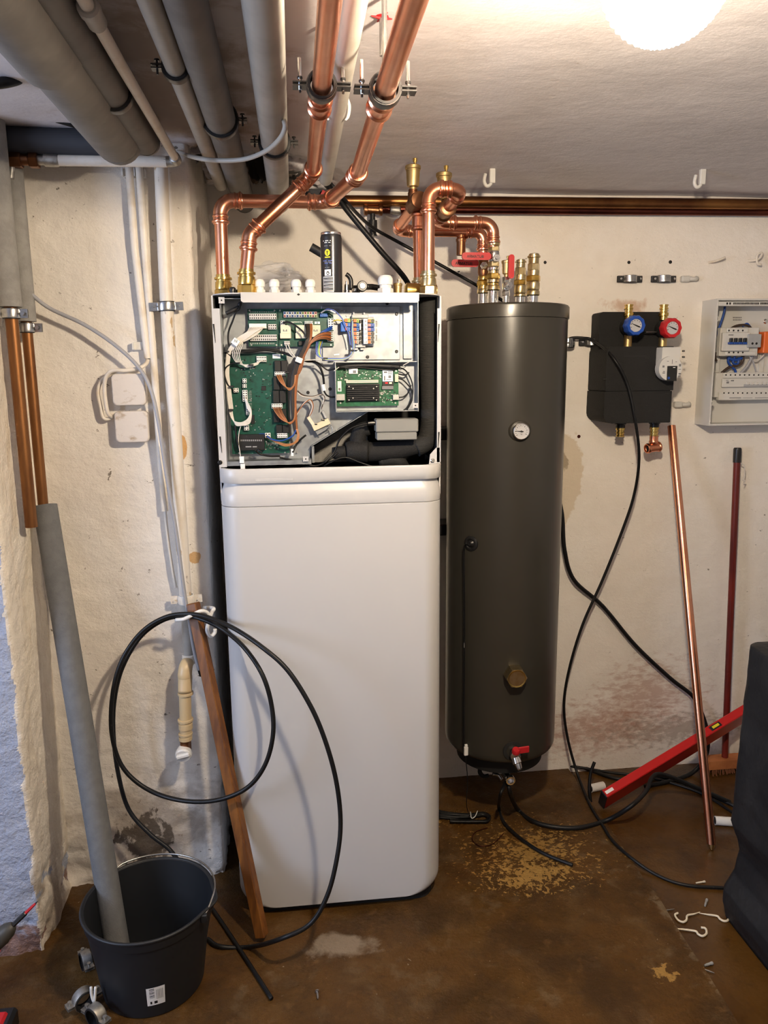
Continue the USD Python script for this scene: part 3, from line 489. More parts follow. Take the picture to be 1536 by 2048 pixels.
# mains terminals
yt = Y0-.006; tb = hp.part('mains_terminals', pbox(703, 634, 748, 692, yt-.012, .012, .001), 'terminal_grey', False)
tb.part('end_bracket', cat(pbox(704, 629, 737, 636, yt-.02, .02, .001), pbox(706, 624, 709, 630, yt-.014, .006), pbox(727, 625, 730, 630, yt-.014, .006)), 'terminal_grey', False); tb.part('end_bracket', cat(pbox(711, 689, 731, 695, yt-.018, .018, .001), pbox(709, 696, 716, 700, yt-.012, .012), pbox(721, 696, 728, 700, yt-.012, .012)), 'terminal_grey', False)
for k in range(6):
    a, b = 638+8.45*k, 645.4+8.45*k; body = ('terminal_green', 'terminal_blue', 'terminal_blue', 'terminal_grey', 'terminal_grey', 'terminal_grey')[k]; psh = 'terminal_orange' if k in (0, 3, 4, 5) else 'terminal_pink'
    tb.part('terminal_body', pbox(707, a, 718, b, yt-.03, .02, .0006), body, False); tb.part('terminal_body', pbox(736, a, 749, b, yt-.03, .02, .0006), body, False)
    tb.part('release_button', pbox(707, a+.7, 713, b-.6, yt-.033, .004, .0004), 'terminal_orange', False); tb.part('release_button', pbox(736, a+.7, 741.5, b-.6, yt-.033, .004, .0004), psh, False)
    c = at(745.3, (a+b)/2, yt-.03); tb.part('wire_hole', rev(c, (0, -1, 0), [(0, .0046), (.0008, .0044)], 16), 'wire_deep_blue' if body == 'terminal_blue' else 'chip')
    c = at(715.5, (a+b)/2, yt-.03); tb.part('test_hole', rev(c, (0, -1, 0), [(0, .0013), (.0005, .0013)], 8), 'ink')
    tb.part('bridge', pbox(720, a+1.5, 722.5, b-1, yt-.024, .012), 'chip', False); tb.part('bridge', pbox(724, a+.5, 726.5, b-.5, yt-.02, .01), 'chip', False)
tb.part('label_strip', pbox(727, 637.5, 735.5, 688, yt-.032, .02, .0005), 'label_white', False); tb.part('bridge', pbox(719, 647, 722, 660, yt-.028, .005, .0004), 'label_white', False)
for k, s in enumerate(('', 'N', 'N', 'L1', 'L2', 'L3')):
    c = at(731.2, 641.8+8.45*k, yt-.0322)
    if s: tb.part('print_text', text_on(s, .0048, c, (1, 0, 0), (0, 0, 1), center=True), 'ink', False)
    else: tb.part('print_mark', cat(pbox(730.9, 639.5, 731.5, 642, yt-.0324, .0004), pbox(729, 642, 733.4, 642.6, yt-.0324, .0004), pbox(730, 643.2, 732.4, 643.8, yt-.0324, .0004)), 'ink', False)
hp.part('plate_print', cat([pbox(751+(.5 if i % 3 else 0), 642+3.1*i, 754.5, 644+3.1*i, yt-.0003, .0003) for i in range(13) if i not in (4, 8)]), 'ink_grey', False, None, 'stuff')
sm = hp.part('relay_terminals', pbox(682, 644, 692, 663, yt-.03, .03, .001), 'terminal_blue', False)
for k in range(3): sm.part('terminal_body', pbox(690, 637+8.5*k, 701, 644.6+8.5*k, yt-.028, .022, .0005), 'terminal_green' if k == 0 else 'terminal_blue', False); sm.part('release_button', pbox(690, 637.6+8.5*k, 695, 644+8.5*k, yt-.031, .004), 'terminal_orange' if k < 2 else 'terminal_pink', False)
# wiring
wh = hp.part('wiring_harness', tube(pp(((560, 700), (520, 699), (480, 702), (455, 700)), -.63), .0035, 8, 4), 'rubber', True)
def cable(pts, r, mat, y=-.64, name='cable', n=8): wh.part(name, tube(pp(pts, y), r, n, 7), mat, True)
for k in range(11): cable(((499+3*k, 655, -.632), (494+2.2*k, 664-.3*k, -.642), (478+1.1*k, 674+.6*k, -.645), (466+.7*k, 686+.6*k, -.645), (455+.7*k, 703, -.642), (452+.7*k, 725, -.64), (451+.7*k, 750, -.638), (454+.8*k, 785, -.638), (458+.8*k, 818, -.638)), .0013, 'wire_white', name='wire', n=6)
for k in range(5): cable(((528-1.5*k, 654, -.632), (515-2*k, 668, -.638), (495-2*k, 680, -.642), (473+3*k, 690, -.645), (465+3.5*k, 708, -.644), (472+2.6*k, 724, -.642), (485+1.6*k, 729+1.2*k, -.64), (500, 729+1*k, -.64), (515, 725+k, -.638), (527-2*k, 721, -.632)), .0012, 'wire_white', name='wire', n=6)
for k in range(8): cable(((458+.8*k, 818, -.638), (461+.8*k, 832+.4*k, -.64), (468+.5*k, 842+1.1*k, -.643), (482, 845+.9*k, -.645), (495+.6*k, 838+1.2*k, -.644), (500+.4*k, 826-.4*k, -.641), (494+.2*k, 815-1.5*k, -.634), (489+.3*k, 792+.8*k, -.63)), .0011, 'wire_white', name='wire', n=6)
cable(((482, 851), (478, 866), (477, 885, -.64), (480, 905, -.645), (482, 925, -.652), (484, 945, -.66)), .0012, 'wire_white', name='wire'); wh.part('wire_label', pbox(479, 913, 488, 926, -.661, .006), 'label_white', False); wh.part('wire_label', pbox(481, 928, 490, 942, -.663, .006), 'label_white', False)
c = at(471, 684, -.656); wh.part('wire_label', rotate(box(c[0]-.009, c[0]+.009, c[1], c[1]+.012, c[2]-.0085, c[2]+.0085, .001), (0, 1, 0), 38, c), 'label_white', False)
for k in range(3): wh.part('wire_label_mark', rotate(box(c[0]-.0035+.003*k, c[0]-.0025+.003*k, c[1]-.0004, c[1], c[2]-.001, c[2]+.006), (0, 1, 0), 18, c), 'ink', False)
cable(((480, 605, -.65), (478, 618, -.648), (468, 623, -.645)), .003, 'black_cable'); cable(((472, 622, -.645), (466, 640), (457, 665), (458, 690), (468, 705)), .0024, 'black_cable')
for q in ((481, 604, 478, 612), (478, 613, 452, 627)): wh.part('cable_tie_bundle', tube(pp(((q[0], q[1]), ((q[0]+q[2])/2, (q[1]+q[3])/2+1), (q[2], q[3])), -.648), [.004, .0055, .005], 10, 5), 'rubber', True)
cable(((480, 726, -.645), (465, 727), (452, 735), (449, 748), (455, 768), (465, 780, -.63)), .002, 'black_cable'); cable(((470, 702, -.64), (500, 703), (530, 700), (560, 704), (585, 712, -.648)), .0035, 'black_cable'); cable(((450, 704, -.64), (462, 712), (472, 722)), .003, 'black_cable')
for q in ((453, 703), (463, 773), (461, 820), (502, 730), (575, 745), (616, 692), (651, 717), (703, 701)): c = at(*q, -.648); wh.part('cable_tie', box(c[0]-.0065, c[0]+.0065, c[1]-.002, c[1]+.007, c[2]-.0022, c[2]+.0022, .001), 'rubber', False)
# trunk of black and brown wires running down the middle
for k in range(9): cable(((611+1.5*k, 648, -.632), (613+1.3*k, 662, -.645), (613+1.1*k, 678, -.655), (606+1.2*k, 695, -.656), (596+1.3*k, 715, -.655), (588+1.5*k, 735, -.654), (583+1.4*k, 760, -.652), (582+1.2*k, 800, -.65), (585+1.0*k, 840, -.648), (590+.6*k, 868, -.646)), .0021, ('rubber', 'rubber', 'wire_dark', 'rubber', 'wire_dark', 'rubber', 'wire_brown', 'wire_brown', 'wire_brown')[k], name='wire', n=6)
for k in range(10): cable(((662, 664+1.9*k, -.632), (650, 664+1.5*k, -.645), (636, 669+1.1*k, -.652), (623, 680+.7*k, -.657), (615+.3*k, 693+.3*k, -.658), (606+.4*k, 712, -.657), (597+.8*k, 735, -.656), (594+.5*k, 748, -.655)), .0013, 'wire_brown' if k % 4 else 'wire_dark', name='wire', n=6)
wh.part('wire_label', rotate(box(*(lambda c: (c[0]-.009, c[0]+.009, c[1]-.002, c[1]+.012, c[2]-.007, c[2]+.007))(at(598, 720, -.664)), .001), (0, 1, 0), 22, at(598, 720, -.664)), 'white_plastic', False)
cable(((566, 645, -.634), (578, 645), (592, 652, -.65), (606, 664, -.655), (614, 678, -.657)), .0024, 'black_cable')
for k in range(5): cable(((553+2.2*k, 750, -.632), (559+2*k, 762, -.645), (570+k, 773+k, -.65), (581, 776+k, -.652), (588+.5*k, 768, -.655), (590+.5*k, 750, -.655)), .0012, 'wire_brown' if k % 2 else 'wire_tan', name='wire', n=6)
for k in range(6): cable(((546+3*k, 815, -.632), (552+2.6*k, 826, -.642), (562+2*k, 838, -.648), (577+.5*k, 845+.6*k, -.65), (588+.4*k, 838, -.652), (590+.3*k, 815, -.652)), .0012, 'wire_brown' if k % 3 else 'wire_tan', name='wire', n=6)
cable(((534, 872, -.632), (545, 879), (565, 881, -.65), (585, 872, -.652), (592, 860, -.65)), .002, 'wire_deep_blue')
for k in range(4): cable(((536, 873+k, -.632), (552, 882+k), (572, 888+1.5*k, -.65), (588+1.6*k, 885, -.654), (595+1.2*k, 872, -.652), (592+k, 858, -.65)), .0012, 'wire_tan', name='wire', n=6)
for k in range(2): cable(((571+5*k, 689, -.632), (577+6*k, 704, -.645), (588+3*k, 715, -.654)), .0014, 'wire_white', name='wire')
# blue looms
for k in range(6): cable(((664, 652+1.2*k, -.632), (655, 657+k, -.642), (643, 664+.6*k, -.648), (630, 676, -.65)), .0013, 'wire_deep_blue', name='wire', n=6)
for k in range(5): cable(((633+3*k, 683, -.632), (632+2.2*k, 698, -.642), (634+2*k, 710, -.646), (645+k, 716+.8*k, -.648), (665, 717+.9*k, -.648), (690, 716+.8*k, -.647), (702+.8*k, 708, -.645), (706+.8*k, 690, -.645), (703+.9*k, 665, -.645), (704+.5*k, 642, -.64)), .0013, ('wire_blue', 'wire_blue', 'wire_green', 'wire_yellow', 'wire_blue')[k], name='wire', n=6)
cable(((646, 624, -.632), (655, 618, -.645), (668, 621, -.65), (680, 632, -.65), (690, 648, -.65), (698, 670, -.648), (701, 690, -.645)), .0016, 'wire_blue'); cable(((642, 626, -.632), (652, 620, -.64), (664, 622, -.645)), .0022, 'wire_grey'); wh.part('wire_label', tube(pp(((661, 621), (671, 626)), -.654), .0022, 8), 'label_white'); wh.part('wire_label', tube(pp(((668, 710), (679, 709)), -.654), .0028, 8), 'label_white')
cable(((667, 642, -.632), (675, 640, -.64), (682, 641, -.64), (692, 641, -.635)), .0016, 'wire_yellow')
# sensor leads, dark loops, connector on the diagonal
cable(((600, 712, -.652), (612, 722), (628, 724), (640, 735, -.645), (646, 752, -.64), (648, 768, -.635)), .003, 'black_cable'); wh.part('wire_label', tube(pp(((646, 769), (649, 781)), -.635), .0052, 10), 'label_white'); cable(((648, 782, -.634), (653, 790, -.632), (662, 794, -.628), (670, 794, -.622)), .0022, 'black_cable')
cable(((628, 722, -.65), (640, 728), (655, 740), (670, 737, -.648)), .002, 'black_cable'); cable(((602, 721, -.652), (622, 720, -.652), (640, 719, -.65)), .0016, 'wire_white')
for k in range(2): cable(((595, 782+4*k, -.65), (606, 790+3*k, -.645), (625, 793+k, -.64), (642, 789, -.636), (649-k, 795, -.634), (646, 808, -.63), (643, 818, -.622)), .0017, ('wire_dark', 'wire_white')[k])
for k in range(4): cable(((592, 838-3*k, -.648), (602+2*k, 812-1.5*k, -.642), (612+3*k, 803-1.2*k, -.638), (622+1.5*k, 812, -.634), (618+1.2*k, 828, -.63), (616, 834, -.626)), .0013, ('wire_dark', 'wire_grey', 'wire_white', 'wire_brown')[k], name='wire')
def dbox(p, q, w, y, t, mat, name):       # a block lying along the line p-q on the plate
    a, b = at(*p, y), at(*q, y); c = (a+b)/2; L = np.linalg.norm(b-a); an = math.degrees(math.atan2(b[2]-a[2], b[0]-a[0]))
    return hp.part(name, rotate(box(c[0]-L/2, c[0]+L/2, y, y+t, c[2]-w/2, c[2]+w/2, .0008), (0, 1, 0), -an, c), mat, False)
dbox((626, 857), (659, 842), .016, -.632, .02, 'cream_plastic', 'sensor_connector'); dbox((616, 834), (627, 850), .009, -.63, .012, 'ivory_plastic', 'sensor_connector'); dbox((632, 866), (656, 852), .014, -.622, .01, 'galvanised', 'connector_bracket'); dbox((645, 822), (652, 836), .006, -.612, .006, 'grey_steel', 'connector_bracket')
for q in ((632, 849), (647, 841)): hp.part('print_mark', pbox(q[0]-2.5, q[1]-1, q[0]+2.5, q[1]+1, -.6325, .0004), 'ink', False)
for k in range(5): cable(((655+2*(k % 2), 852+2*k), (661+k, 848+2*k), (664, 858+1.5*k)), .0007, 'tin', -.63, 'wire', 5)
for q in ((597, 900, 601, 914), ): wh.part('wire_label', pbox(582, 898, 587, 912, -.65, .006), 'label_white', False)
for p in (((690, 737, -.648), (720, 733), (760, 732), (795, 735, -.645), (812, 742), (824, 765), (825, 790), (816, 812), (806, 822, -.64)), ((680, 735, -.646), (715, 735), (750, 738), (790, 740, -.64)), ((797, 795, -.64), (808, 793), (818, 783), (822, 770)), ((797, 757, -.636), (806, 760), (816, 770), (823, 780), (824, 800), (814, 820)), ((797, 748, -.634), (810, 750), (818, 745))): cable(p, .0018, 'black_cable')
wh.part('cable_bundle', tube(pp(((676, 736), (700, 732), (740, 731), (780, 733), (800, 734)), -.638), [.005, .006, .006, .007, .006], 10, 6), 'rubber', True)
for p in (((668, 742), (678, 734)), ((806, 731), (818, 724))): wh.part('tie_tail', tube(pp(p, -.652), .0012, 6), 'wire_white')
# insulated pipes at the right and below
ip = hp.part('insulated_pipe', tube(pp(((856, 596), (857, 700), (860, 800), (860, 850), (852, 882), (830, 897, -.60)), -.595), [.025, .026, .0265, .027, .027, .026], 24, 6), 'foam_ribbed', True)
ip.part('pipe_sleeve', tube(pp(((845, 890), (800, 899), (760, 903), (733, 904)), -.6), [.022, .026, .027, .0285], 24, 6), 'foam_black', True)
ip.part('tee_sleeve', tube(pp(((735, 903), (716, 902), (704, 903), (692, 904)), -.6), [.031, .032, .031, .026], 24, 5), 'foam_black', True)
ip.part('tee_sleeve', tube(pp(((716, 900), (716, 878), (722, 862), (736, 856)), -.595), [.022, .023, .022, .02], 20, 5), 'foam_black', True)
ip.part('pipe_nose', tube(pp(((694, 905), (676, 906), (664, 906)), -.6), [.019, .0185, .015], 18, 4), 'foam_black', True)
ip.part('foam_lump', tube(pp(((758, 926), (780, 921), (802, 925), (815, 934)), -.6), [.012, .018, .017, .008], 16, 5), 'foam_black', True)
ab = hp.part('actuator_box', pbox(754, 865, 834, 880, -.66, .05, .002), 'grey_plastic', 30); ab.part('box_lid', pbox(752, 838, 837, 864.5, -.662, .054, .003), 'grey_plastic', 30)
ab.part('cable_gland', tube(pp(((752, 846), (744, 846), (736, 847)), -.645), .006, 10), 'black_plastic'); cable(((738, 847, -.64), (720, 850), (700, 858), (680, 878), (668, 905), (650, 925, -.65)), .0025, 'black_cable')
hp.part('fibre_board', prism_y(Polygon([(at(x, y, -.5)[0], at(x, y, -.5)[2]) for x, y in ((625, 895), (735, 825), (735, 940), (625, 940))]), -.5, -.49), 'foam_worn', False)
for p in (((560, 915, -.655), (590, 922), (630, 932), (660, 918), (676, 905)), ((640, 940, -.62), (660, 925), (690, 915), (720, 925), (760, 938)), ((585, 905, -.65), (592, 890), (600, 880), (612, 870)), ((510, 900, -.645), (520, 908), (540, 912), (560, 912)), ((470, 850, -.64), (473, 875), (478, 895)), ((604, 935, -.62), (640, 930), (664, 915))): cable(p, .0026, 'black_cable')
cable(((515, 898, -.64), (524, 905, -.645)), .0026, 'black_cable')
# on the lid: cable glands, black valve group, vent
def gland(px, r, h, y=-.62, mat='white_plastic', name='cable_gland'):
    c = at(px, 578, y); c[2] = 1.7775; s = r/.0115
    return hp.part(name, cat(hexn(c, (0, 0, 1), h*.34, r*1.02), rev(c+[0, 0, h*.34], (0, 0, 1), [(0, r*.78), (h*.2, r*.78)], 20), rev(c+[0, 0, h*.5], (0, 0, 1), [(0, r*.98), (h*.25, r*1.0), (h*.35, r*.9), (h*.44, r*.68), (h*.46, r*.4)], 12)), mat, 30)
for px in (519.5, 549, 592.5, 621): gland(px, .0138, .043)
gland(771, .0205, .055); gland(465, .009, .024, -.6, 'black_plastic', 'cap')
gb = gland(590, .0115, .052, -.52, 'black_plastic'); 
vg = hp.part('valve_group', tube(pp(((692, 548, -.5), (698, 553), (702, 562), (702, 580)), -.5), .0062, 12, 4), 'black_plastic', True)
b0 = at(693, 578, -.56); b0[2] = 1.7775
vg.part('valve_nut', rev(b0, (0, 0, 1), [(0, .007), (.012, .007), (.012, .0085), (.02, .0085), (.02, .007), (.034, .0068), (.036, .003), (.044, .0025)], 14), 'chrome')
b1 = at(712, 578, -.54); b1[2] = 1.7775; vg.part('valve_nut', rev(b1, (0, 0, 1), [(0, .01), (.012, .01), (.012, .011), (.024, .011), (.026, .0095), (.034, .0095)], 16), 'black_plastic'); vg.part('valve_nut', rev(b1+[0, 0, .0175], (0, 0, 1), [(0, .0105), (.001, .0118), (.008, .0118), (.009, .0105)], 16), 'chrome')
b2 = at(724, 573, -.57); vg.part('valve_body', rev(b2+[0, .012, 0], (0, -1, 0), [(0, .011), (.004, .014), (.022, .0145), (.026, .0125)], 20), 'black_plastic'); vg.part('valve_port', rev(b2+[0, -.0145, 0], (0, -1, 0), [(0, .0072), (.004, .007), (.004, .003)], 16), 'chrome'); vg.part('valve_hose', tube([b2+[.012, .01, 0], b2+[.03, .02, .001], b2+[.055, .02, -.003]], .008, 10, 4), 'black_plastic', True)
def air_vent(t, base, s=1.0, mat='matte_brass', stem=0.0, names=('air_vent', 'vent_cap', 'vent_screw')):
    b = np.asarray(base, float); r = .0165*s
    v = t.part(names[0], rev(b, (0, 0, 1), [(0, r*.5), (.010*s, r*.5), (.012*s, r*.8), (.016*s, r*.88), (.046*s, r*.97), (.046*s, r*1.02), (.049*s, r*1.02)], 24), mat)
    v.part(names[1], rev(b+[0, 0, .049*s], (0, 0, 1), [(0, r*1.05), (.0015, r*1.12), (.008*s, r*1.12), (.010*s, r*.95), (.0105*s, r*.3)], 24), mat)
    v.part(names[2], rev(b+[r*.3, 0, .059*s], (0, 0, 1), [(0, r*.2), (.008*s, r*.2), (.008*s, r*.32), (.015*s, r*.32), (.016*s, r*.2)], 10), 'brass')
vb = at(795.5, 578, -.6); vb[2] = 1.7775-.006; air_vent(hp, vb, .68, 'matte_brass')
# ---------------------------------------------------------------- copper pipes above the heat pump
RC = .0175
def yz(px, py, z): return atz(px, py, z)[1]
E1 = at(626, 348, -.62); E2 = at(499, 470, -.62); E3 = at(494, 578, -.62); E3[2] = 1.7775
t = thing('copper_heating_pipe', 'bright copper pipe dropping diagonally across the other one to the lid', 'pipe', E3)
run(t, [[E1[0], YR, E1[2]], E1, E2, E3+[0, 0, .055]], RC)
def brass_union(t, base, r=RC, mat='brass'):
    b = np.asarray(base, float)
    t.part('brass_nut', hexn(b+[0, 0, .001], (0, 0, 1), .026, r*1.42), mat, 25)
    t.part('brass_collar', rev(b, (0, 0, 1), [(.027, r*1.25), (.032, r*1.3), (.046, r*1.25), (.047, r*1.1), (.052, r*1.1), (.053, r*1.38), (.058, r*1.38), (.059, r*1.12), (.066, r*1.1)], 24), mat)
brass_union(t, E3)
c = atz(627, 207, E1[2]); coupling(t, [E1[0], c[1], E1[2]], (0, 1, 0), RC)
cl1 = atz(637, 172, E1[2])[1]
F1 = at(697, 405, -.5); F2 = at(442, 411, -.5); F3 = at(445, 578, -.5); F3[2] = 1.7775; F2[0] = F3[0] = (F2[0]+F3[0])/2; F2[2] = F1[2]
t2 = thing('copper_heating_pipe', 'bright copper pipe bending level to the left and down to the lid corner', 'pipe', F3)
FA = np.array([F1[0], atz(709, 350, F1[2])[1], F1[2]]); FB = at(655, 408, -.5); FB[2] = F1[2]; run(t2, [[F1[0], YR, F1[2]], FA, FB, F2, F3+[0, 0, .055]], RC, R=.036, sl=.026); brass_union(t2, F3)
c2y = atz(751, 208, F1[2])[1]; coupling(t2, [F1[0], c2y, F1[2]], (0, 1, 0), RC); cl2 = atz(763, 180, F1[2])[1]
hp.part('lid_port', rev(np.array([(E3[0]+F3[0])/2, -.56, 1.7775]), (0, 0, 1), [(0, .012), (.018, .012), (.02, .01)], 16), 'black_plastic')
for q, (p, y, lab) in enumerate(((E1, cl1, 'black lined pipe clamp on the left copper ceiling pipe'), (F1, cl2, 'black lined pipe clamp on the right copper ceiling pipe'))):
    c = np.array([p[0], y, p[2]]); k = thing('pipe_clamp', lab, 'pipe clamp', c); pipe_clamp(k, c, (0, 1, 0), RC+.003, (1, 0, 0), 'clamp_dark', 'rubber', .024, .026)
    for s in (-1, 1): k.part('bolt', cyl(c+[s*(RC+.021), 0, -.008], c+[s*(RC+.021), 0, .045], .0032, 10), 'chrome')
    k.part('hanger_rod', cyl(c+[0, 0, RC+.006], [c[0], c[1], ZC+.01], .0045, 10), 'zinc')
# ---------------------------------------------------------------- pipes along the ceiling
def cpipe(name, lab, a, b, z, r, mat, yend=.01, catg='pipe', sections=None):
    p, q = atz(*a, z), atz(*b, z); x = (p[0]+q[0])/2
    tt = thing(name, lab, catg, (x, yend, z)); tt.part('tube', cyl([x, YR, z], [x, yend, z], r, 28), mat); return tt, x
def saddle(x, y, z, r, lab):
    k = thing('pipe_clamp', lab, 'pipe clamp', (x, y, z)); pipe_clamp(k, (x, y, z), (0, 1, 0), r, (1, 0, 0), 'clamp_dark', 'rubber', .02, .02); k.part('hanger_rod', cyl([x, y, z+r+.005], [x, y, ZC+.01], .004, 8), 'dull_zinc')
def left_pipe(name, lab, a, b, e, z, r, mat):
    p, q, w = atz(*a, z), atz(*b, z), atz(*e, z); x = (p[0]+q[0])/2; tt = thing(name, lab, 'pipe', (x, w[1], z)); o = r*1.15
    tt.part('tube', cyl([x, YR, z], [x, w[1]-o*.6, z], r, 28), mat); tt.part('bend', tube([[x, w[1]-o*.6, z], [x, w[1]-o*.1, z+.004], [x, w[1]+o*.25, z+o*.4], [x, w[1]+o*.4, ZC+.02]], r*1.0, 28, 5), mat, True); return tt, x
t, x = left_pipe('drain_pipe', 'thickest dark grey pipe at the far left of the ceiling', (40, 0), (228, 290), (236, 286), 2.112, .053, 'grey_pipe_dark'); yq = atz(95, 105, 2.112)[1]
t.part('sleeve', rev((x-.004, YR, 2.112), (0, 1, 0), [(0, .059), (yq-YR, .059), (yq-YR+.001, .053)], 28, False), 'grey_pipe_dark')
t, x = left_pipe('ceiling_pipe', 'grey ceiling pipe next to the thickest one, held by a thin clamp', (110, 0), (228, 190), (286, 288), 2.125, .031, 'grey_pipe_dark'); saddle(x, atz(222, 186, 2.125)[1], 2.125, .031, 'clamp on the second grey ceiling pipe from the left')
t, x = cpipe('ceiling_pipe', 'slim dusty pipe with a dark clamp halfway along the ceiling', (310, 0), (345, 140), 2.13, .019, 'grey_pipe', -.27); saddle(x, atz(343, 136, 2.13)[1], 2.13, .019, 'dark clamp on the slim dusty ceiling pipe')
t.part('pipe_foot', rev((x, -.275, 2.125), (0, .15, 1), [(0, .02), (.02, .022), (.04, .024), (.062, .024)], 18), 'grey_pipe')
t, x = cpipe('ceiling_pipe', 'dark grey ceiling pipe running over the hole in the ceiling', (372, 0), (440, 240), 2.135, .034, 'grey_pipe_dark'); saddle(x, atz(439, 240, 2.135)[1], 2.135, .034, 'clamp on the dark grey pipe above the ceiling hole')
t, x = cpipe('ceiling_pipe', 'pale grey ceiling pipe wrapped by a thin white hose', (522, 0), (551, 290), 2.135, .033, 'grey_pipe'); saddle(x, atz(550, 285, 2.135)[1], 2.135, .033, 'clamp on the pale grey pipe beside the white hose'); P6 = x
p, q = atz(709, 0, 2.13), atz(652, 358, 2.13); x = (p[0]+q[0])/2; yw = q[1]
t = thing('conduit', 'white plastic conduit on the ceiling with black cables coming out', 'conduit', (x, yw, 2.13)); t.part('tube', tube([[x, YR, 2.13], [x, yw, 2.13]], .0195, 24, caps=False), 'conduit_paint'); t.part('bore', rev((x, yw-.004, 2.13), (0, 1, 0), [(0, .017), (.002, .017)], 20), 'ink')
yk = atz(668, 222, 2.13)[1]; k = thing('conduit_clip', 'white plastic clip holding the white ceiling conduit', 'clip', (x, yk, 2.13)); k.part('base', box(x-.024, x+.024, yk-.012, yk+.012, 2.151, ZC+.006, .002), 'white_plastic', False)
for s in (-1, 1): k.part('arm', tube([[x+s*.022, yk, 2.158], [x+s*.027, yk, 2.14], [x+s*.024, yk, 2.12], [x+s*.018, yk, 2.112]], [.0035, .004, .0035, .002], 8, 4), 'white_plastic', True)
WX = x
# thin cream pipe: along the ceiling, then left along the top of the pier to a brass valve
p = atz(275, 170, 2.135); yb_ = -.6; zc_ = at(345, 322, yb_)[2]; xr_ = at(353, 322, yb_)[0]
t = thing('water_pipe', 'thin cream painted water pipe turning left along the top of the wall', 'pipe', (xr_, yb_, zc_))
zt_ = zc_+.006; t.part('ceiling_length', tube([[p[0], YR, zt_], [p[0], -1.2, zt_], [xr_, yb_, zt_-.003]], .0105, 16), 'pipe_paint'); t.part('elbow', tube([[xr_-.001, yb_-.03, zt_-.003], [xr_, yb_-.006, zc_], [xr_-.012, yb_, zc_-.001], [xr_-.03, yb_, zc_-.002]], .0135, 14, 5), 'dull_zinc', True)
xl_ = at(115, 325, yb_)[0]; t.part('wall_length', cyl([xr_-.025, yb_, zc_-.002], [xl_, yb_, zc_-.004], .0135, 18), 'pipe_paint')
yk = atz(193, 28, zt_)[1]; t.part('coupling', rev((p[0], yk-.03, zt_), (0, 1, 0), [(0, .0135), (.004, .017), (.02, .0175), (.024, .0155), (.06, .0155), (.063, .0125)], 18), 'grey_pipe')
v0 = np.array([xl_, yb_, zc_-.004])
v = t.part('brass_valve', rev(v0, (-1, 0, 0), [(-.006, .0125), (0, .016), (.03, .016), (.031, .012), (.045, .012)], 18), 'dull_zinc'); v.part('nut', hexn(v0+[-.045, 0, 0], (-1, 0, 0), .022, .021), 'dull_copper', 20); v.part('nut', hexn(v0+[-.085, 0, 0], (-1, 0, 0), .03, .022), 'dull_copper', 20); v.part('body', rev(v0+[-.067, 0, 0], (-1, 0, 0), [(0, .014), (.06, .014), (.062, .018), (.075, .018)], 18), 'dull_copper')
v.part('drain_stub', cyl(v0+[-.11, 0, -.01], v0+[-.115, 0, -.045], .008, 12), 'dull_zinc')
# threaded rod hanging from the ceiling
a = atz(764, 33, ZC); b = at(764, 112, a[1]); t = thing('threaded_rod', 'lone threaded rod hanging from a red ceiling plug', 'rod', a); t.part('rod', cyl([a[0], a[1], ZC+.01], [a[0], a[1], b[2]], .0048, 12), 'zinc')
t.part('red_plug', cat(rev((a[0], a[1], ZC+.003), (0, 0, -1), [(0, .012), (.004, .0115), (.005, .007)], 10), *[tube([[a[0], a[1], ZC-.002], [a[0]+.019*math.cos(k), a[1]+.019*math.sin(k), ZC-.001]], [.004, .001], 6) for k in (.3, 1.9, 3.3, 5.1)]), 'red_plastic')
# dark pipe and cables at the far left
z = at(95, 280, -.6)[2]; solo('duct', cyl([-1.6, -.6, z], [-.45, -.6, z-.004], .033, 24), 'dark_duct', 'dark blue-grey insulated pipe crossing under the ceiling at far left', 'duct', None, 40)
solo('black_cable', tube([at(-60, 235, -.72), at(0, 222, -.7), at(50, 222, -.68), at(110, 240, -.66), at(150, 252, -.65), at(190, 268, -.62)], .0055, 10, 8), 'black_cable', 'black cable arching just above the dark far-left duct', 'cable', None, True)
solo('black_cable', tube([at(-50, 170, -.95), at(0, 166, -.95), at(30, 160, -.92), at(50, 152, -.9), at(75, 158, -.86)], .011, 10, 8), 'black_cable', 'short fat black cable end at the upper left corner', 'cable', None, True)
# thin white hose round the pale pipe
solo('hose', tube([at(352, 303, -.47), *[atz(q[0], q[1], q[2]) for q in ((395, 316, 2.095), (440, 321, 2.085), (490, 318, 2.082), (530, 303, 2.082), (556, 282, 2.082), (569, 260, 2.09), (569, 244, 2.105), (562, 231, 2.14))]], .0055, 12, 8), 'conduit_paint', 'thin translucent white hose looped under the grey ceiling pipes', 'hose', None, True)
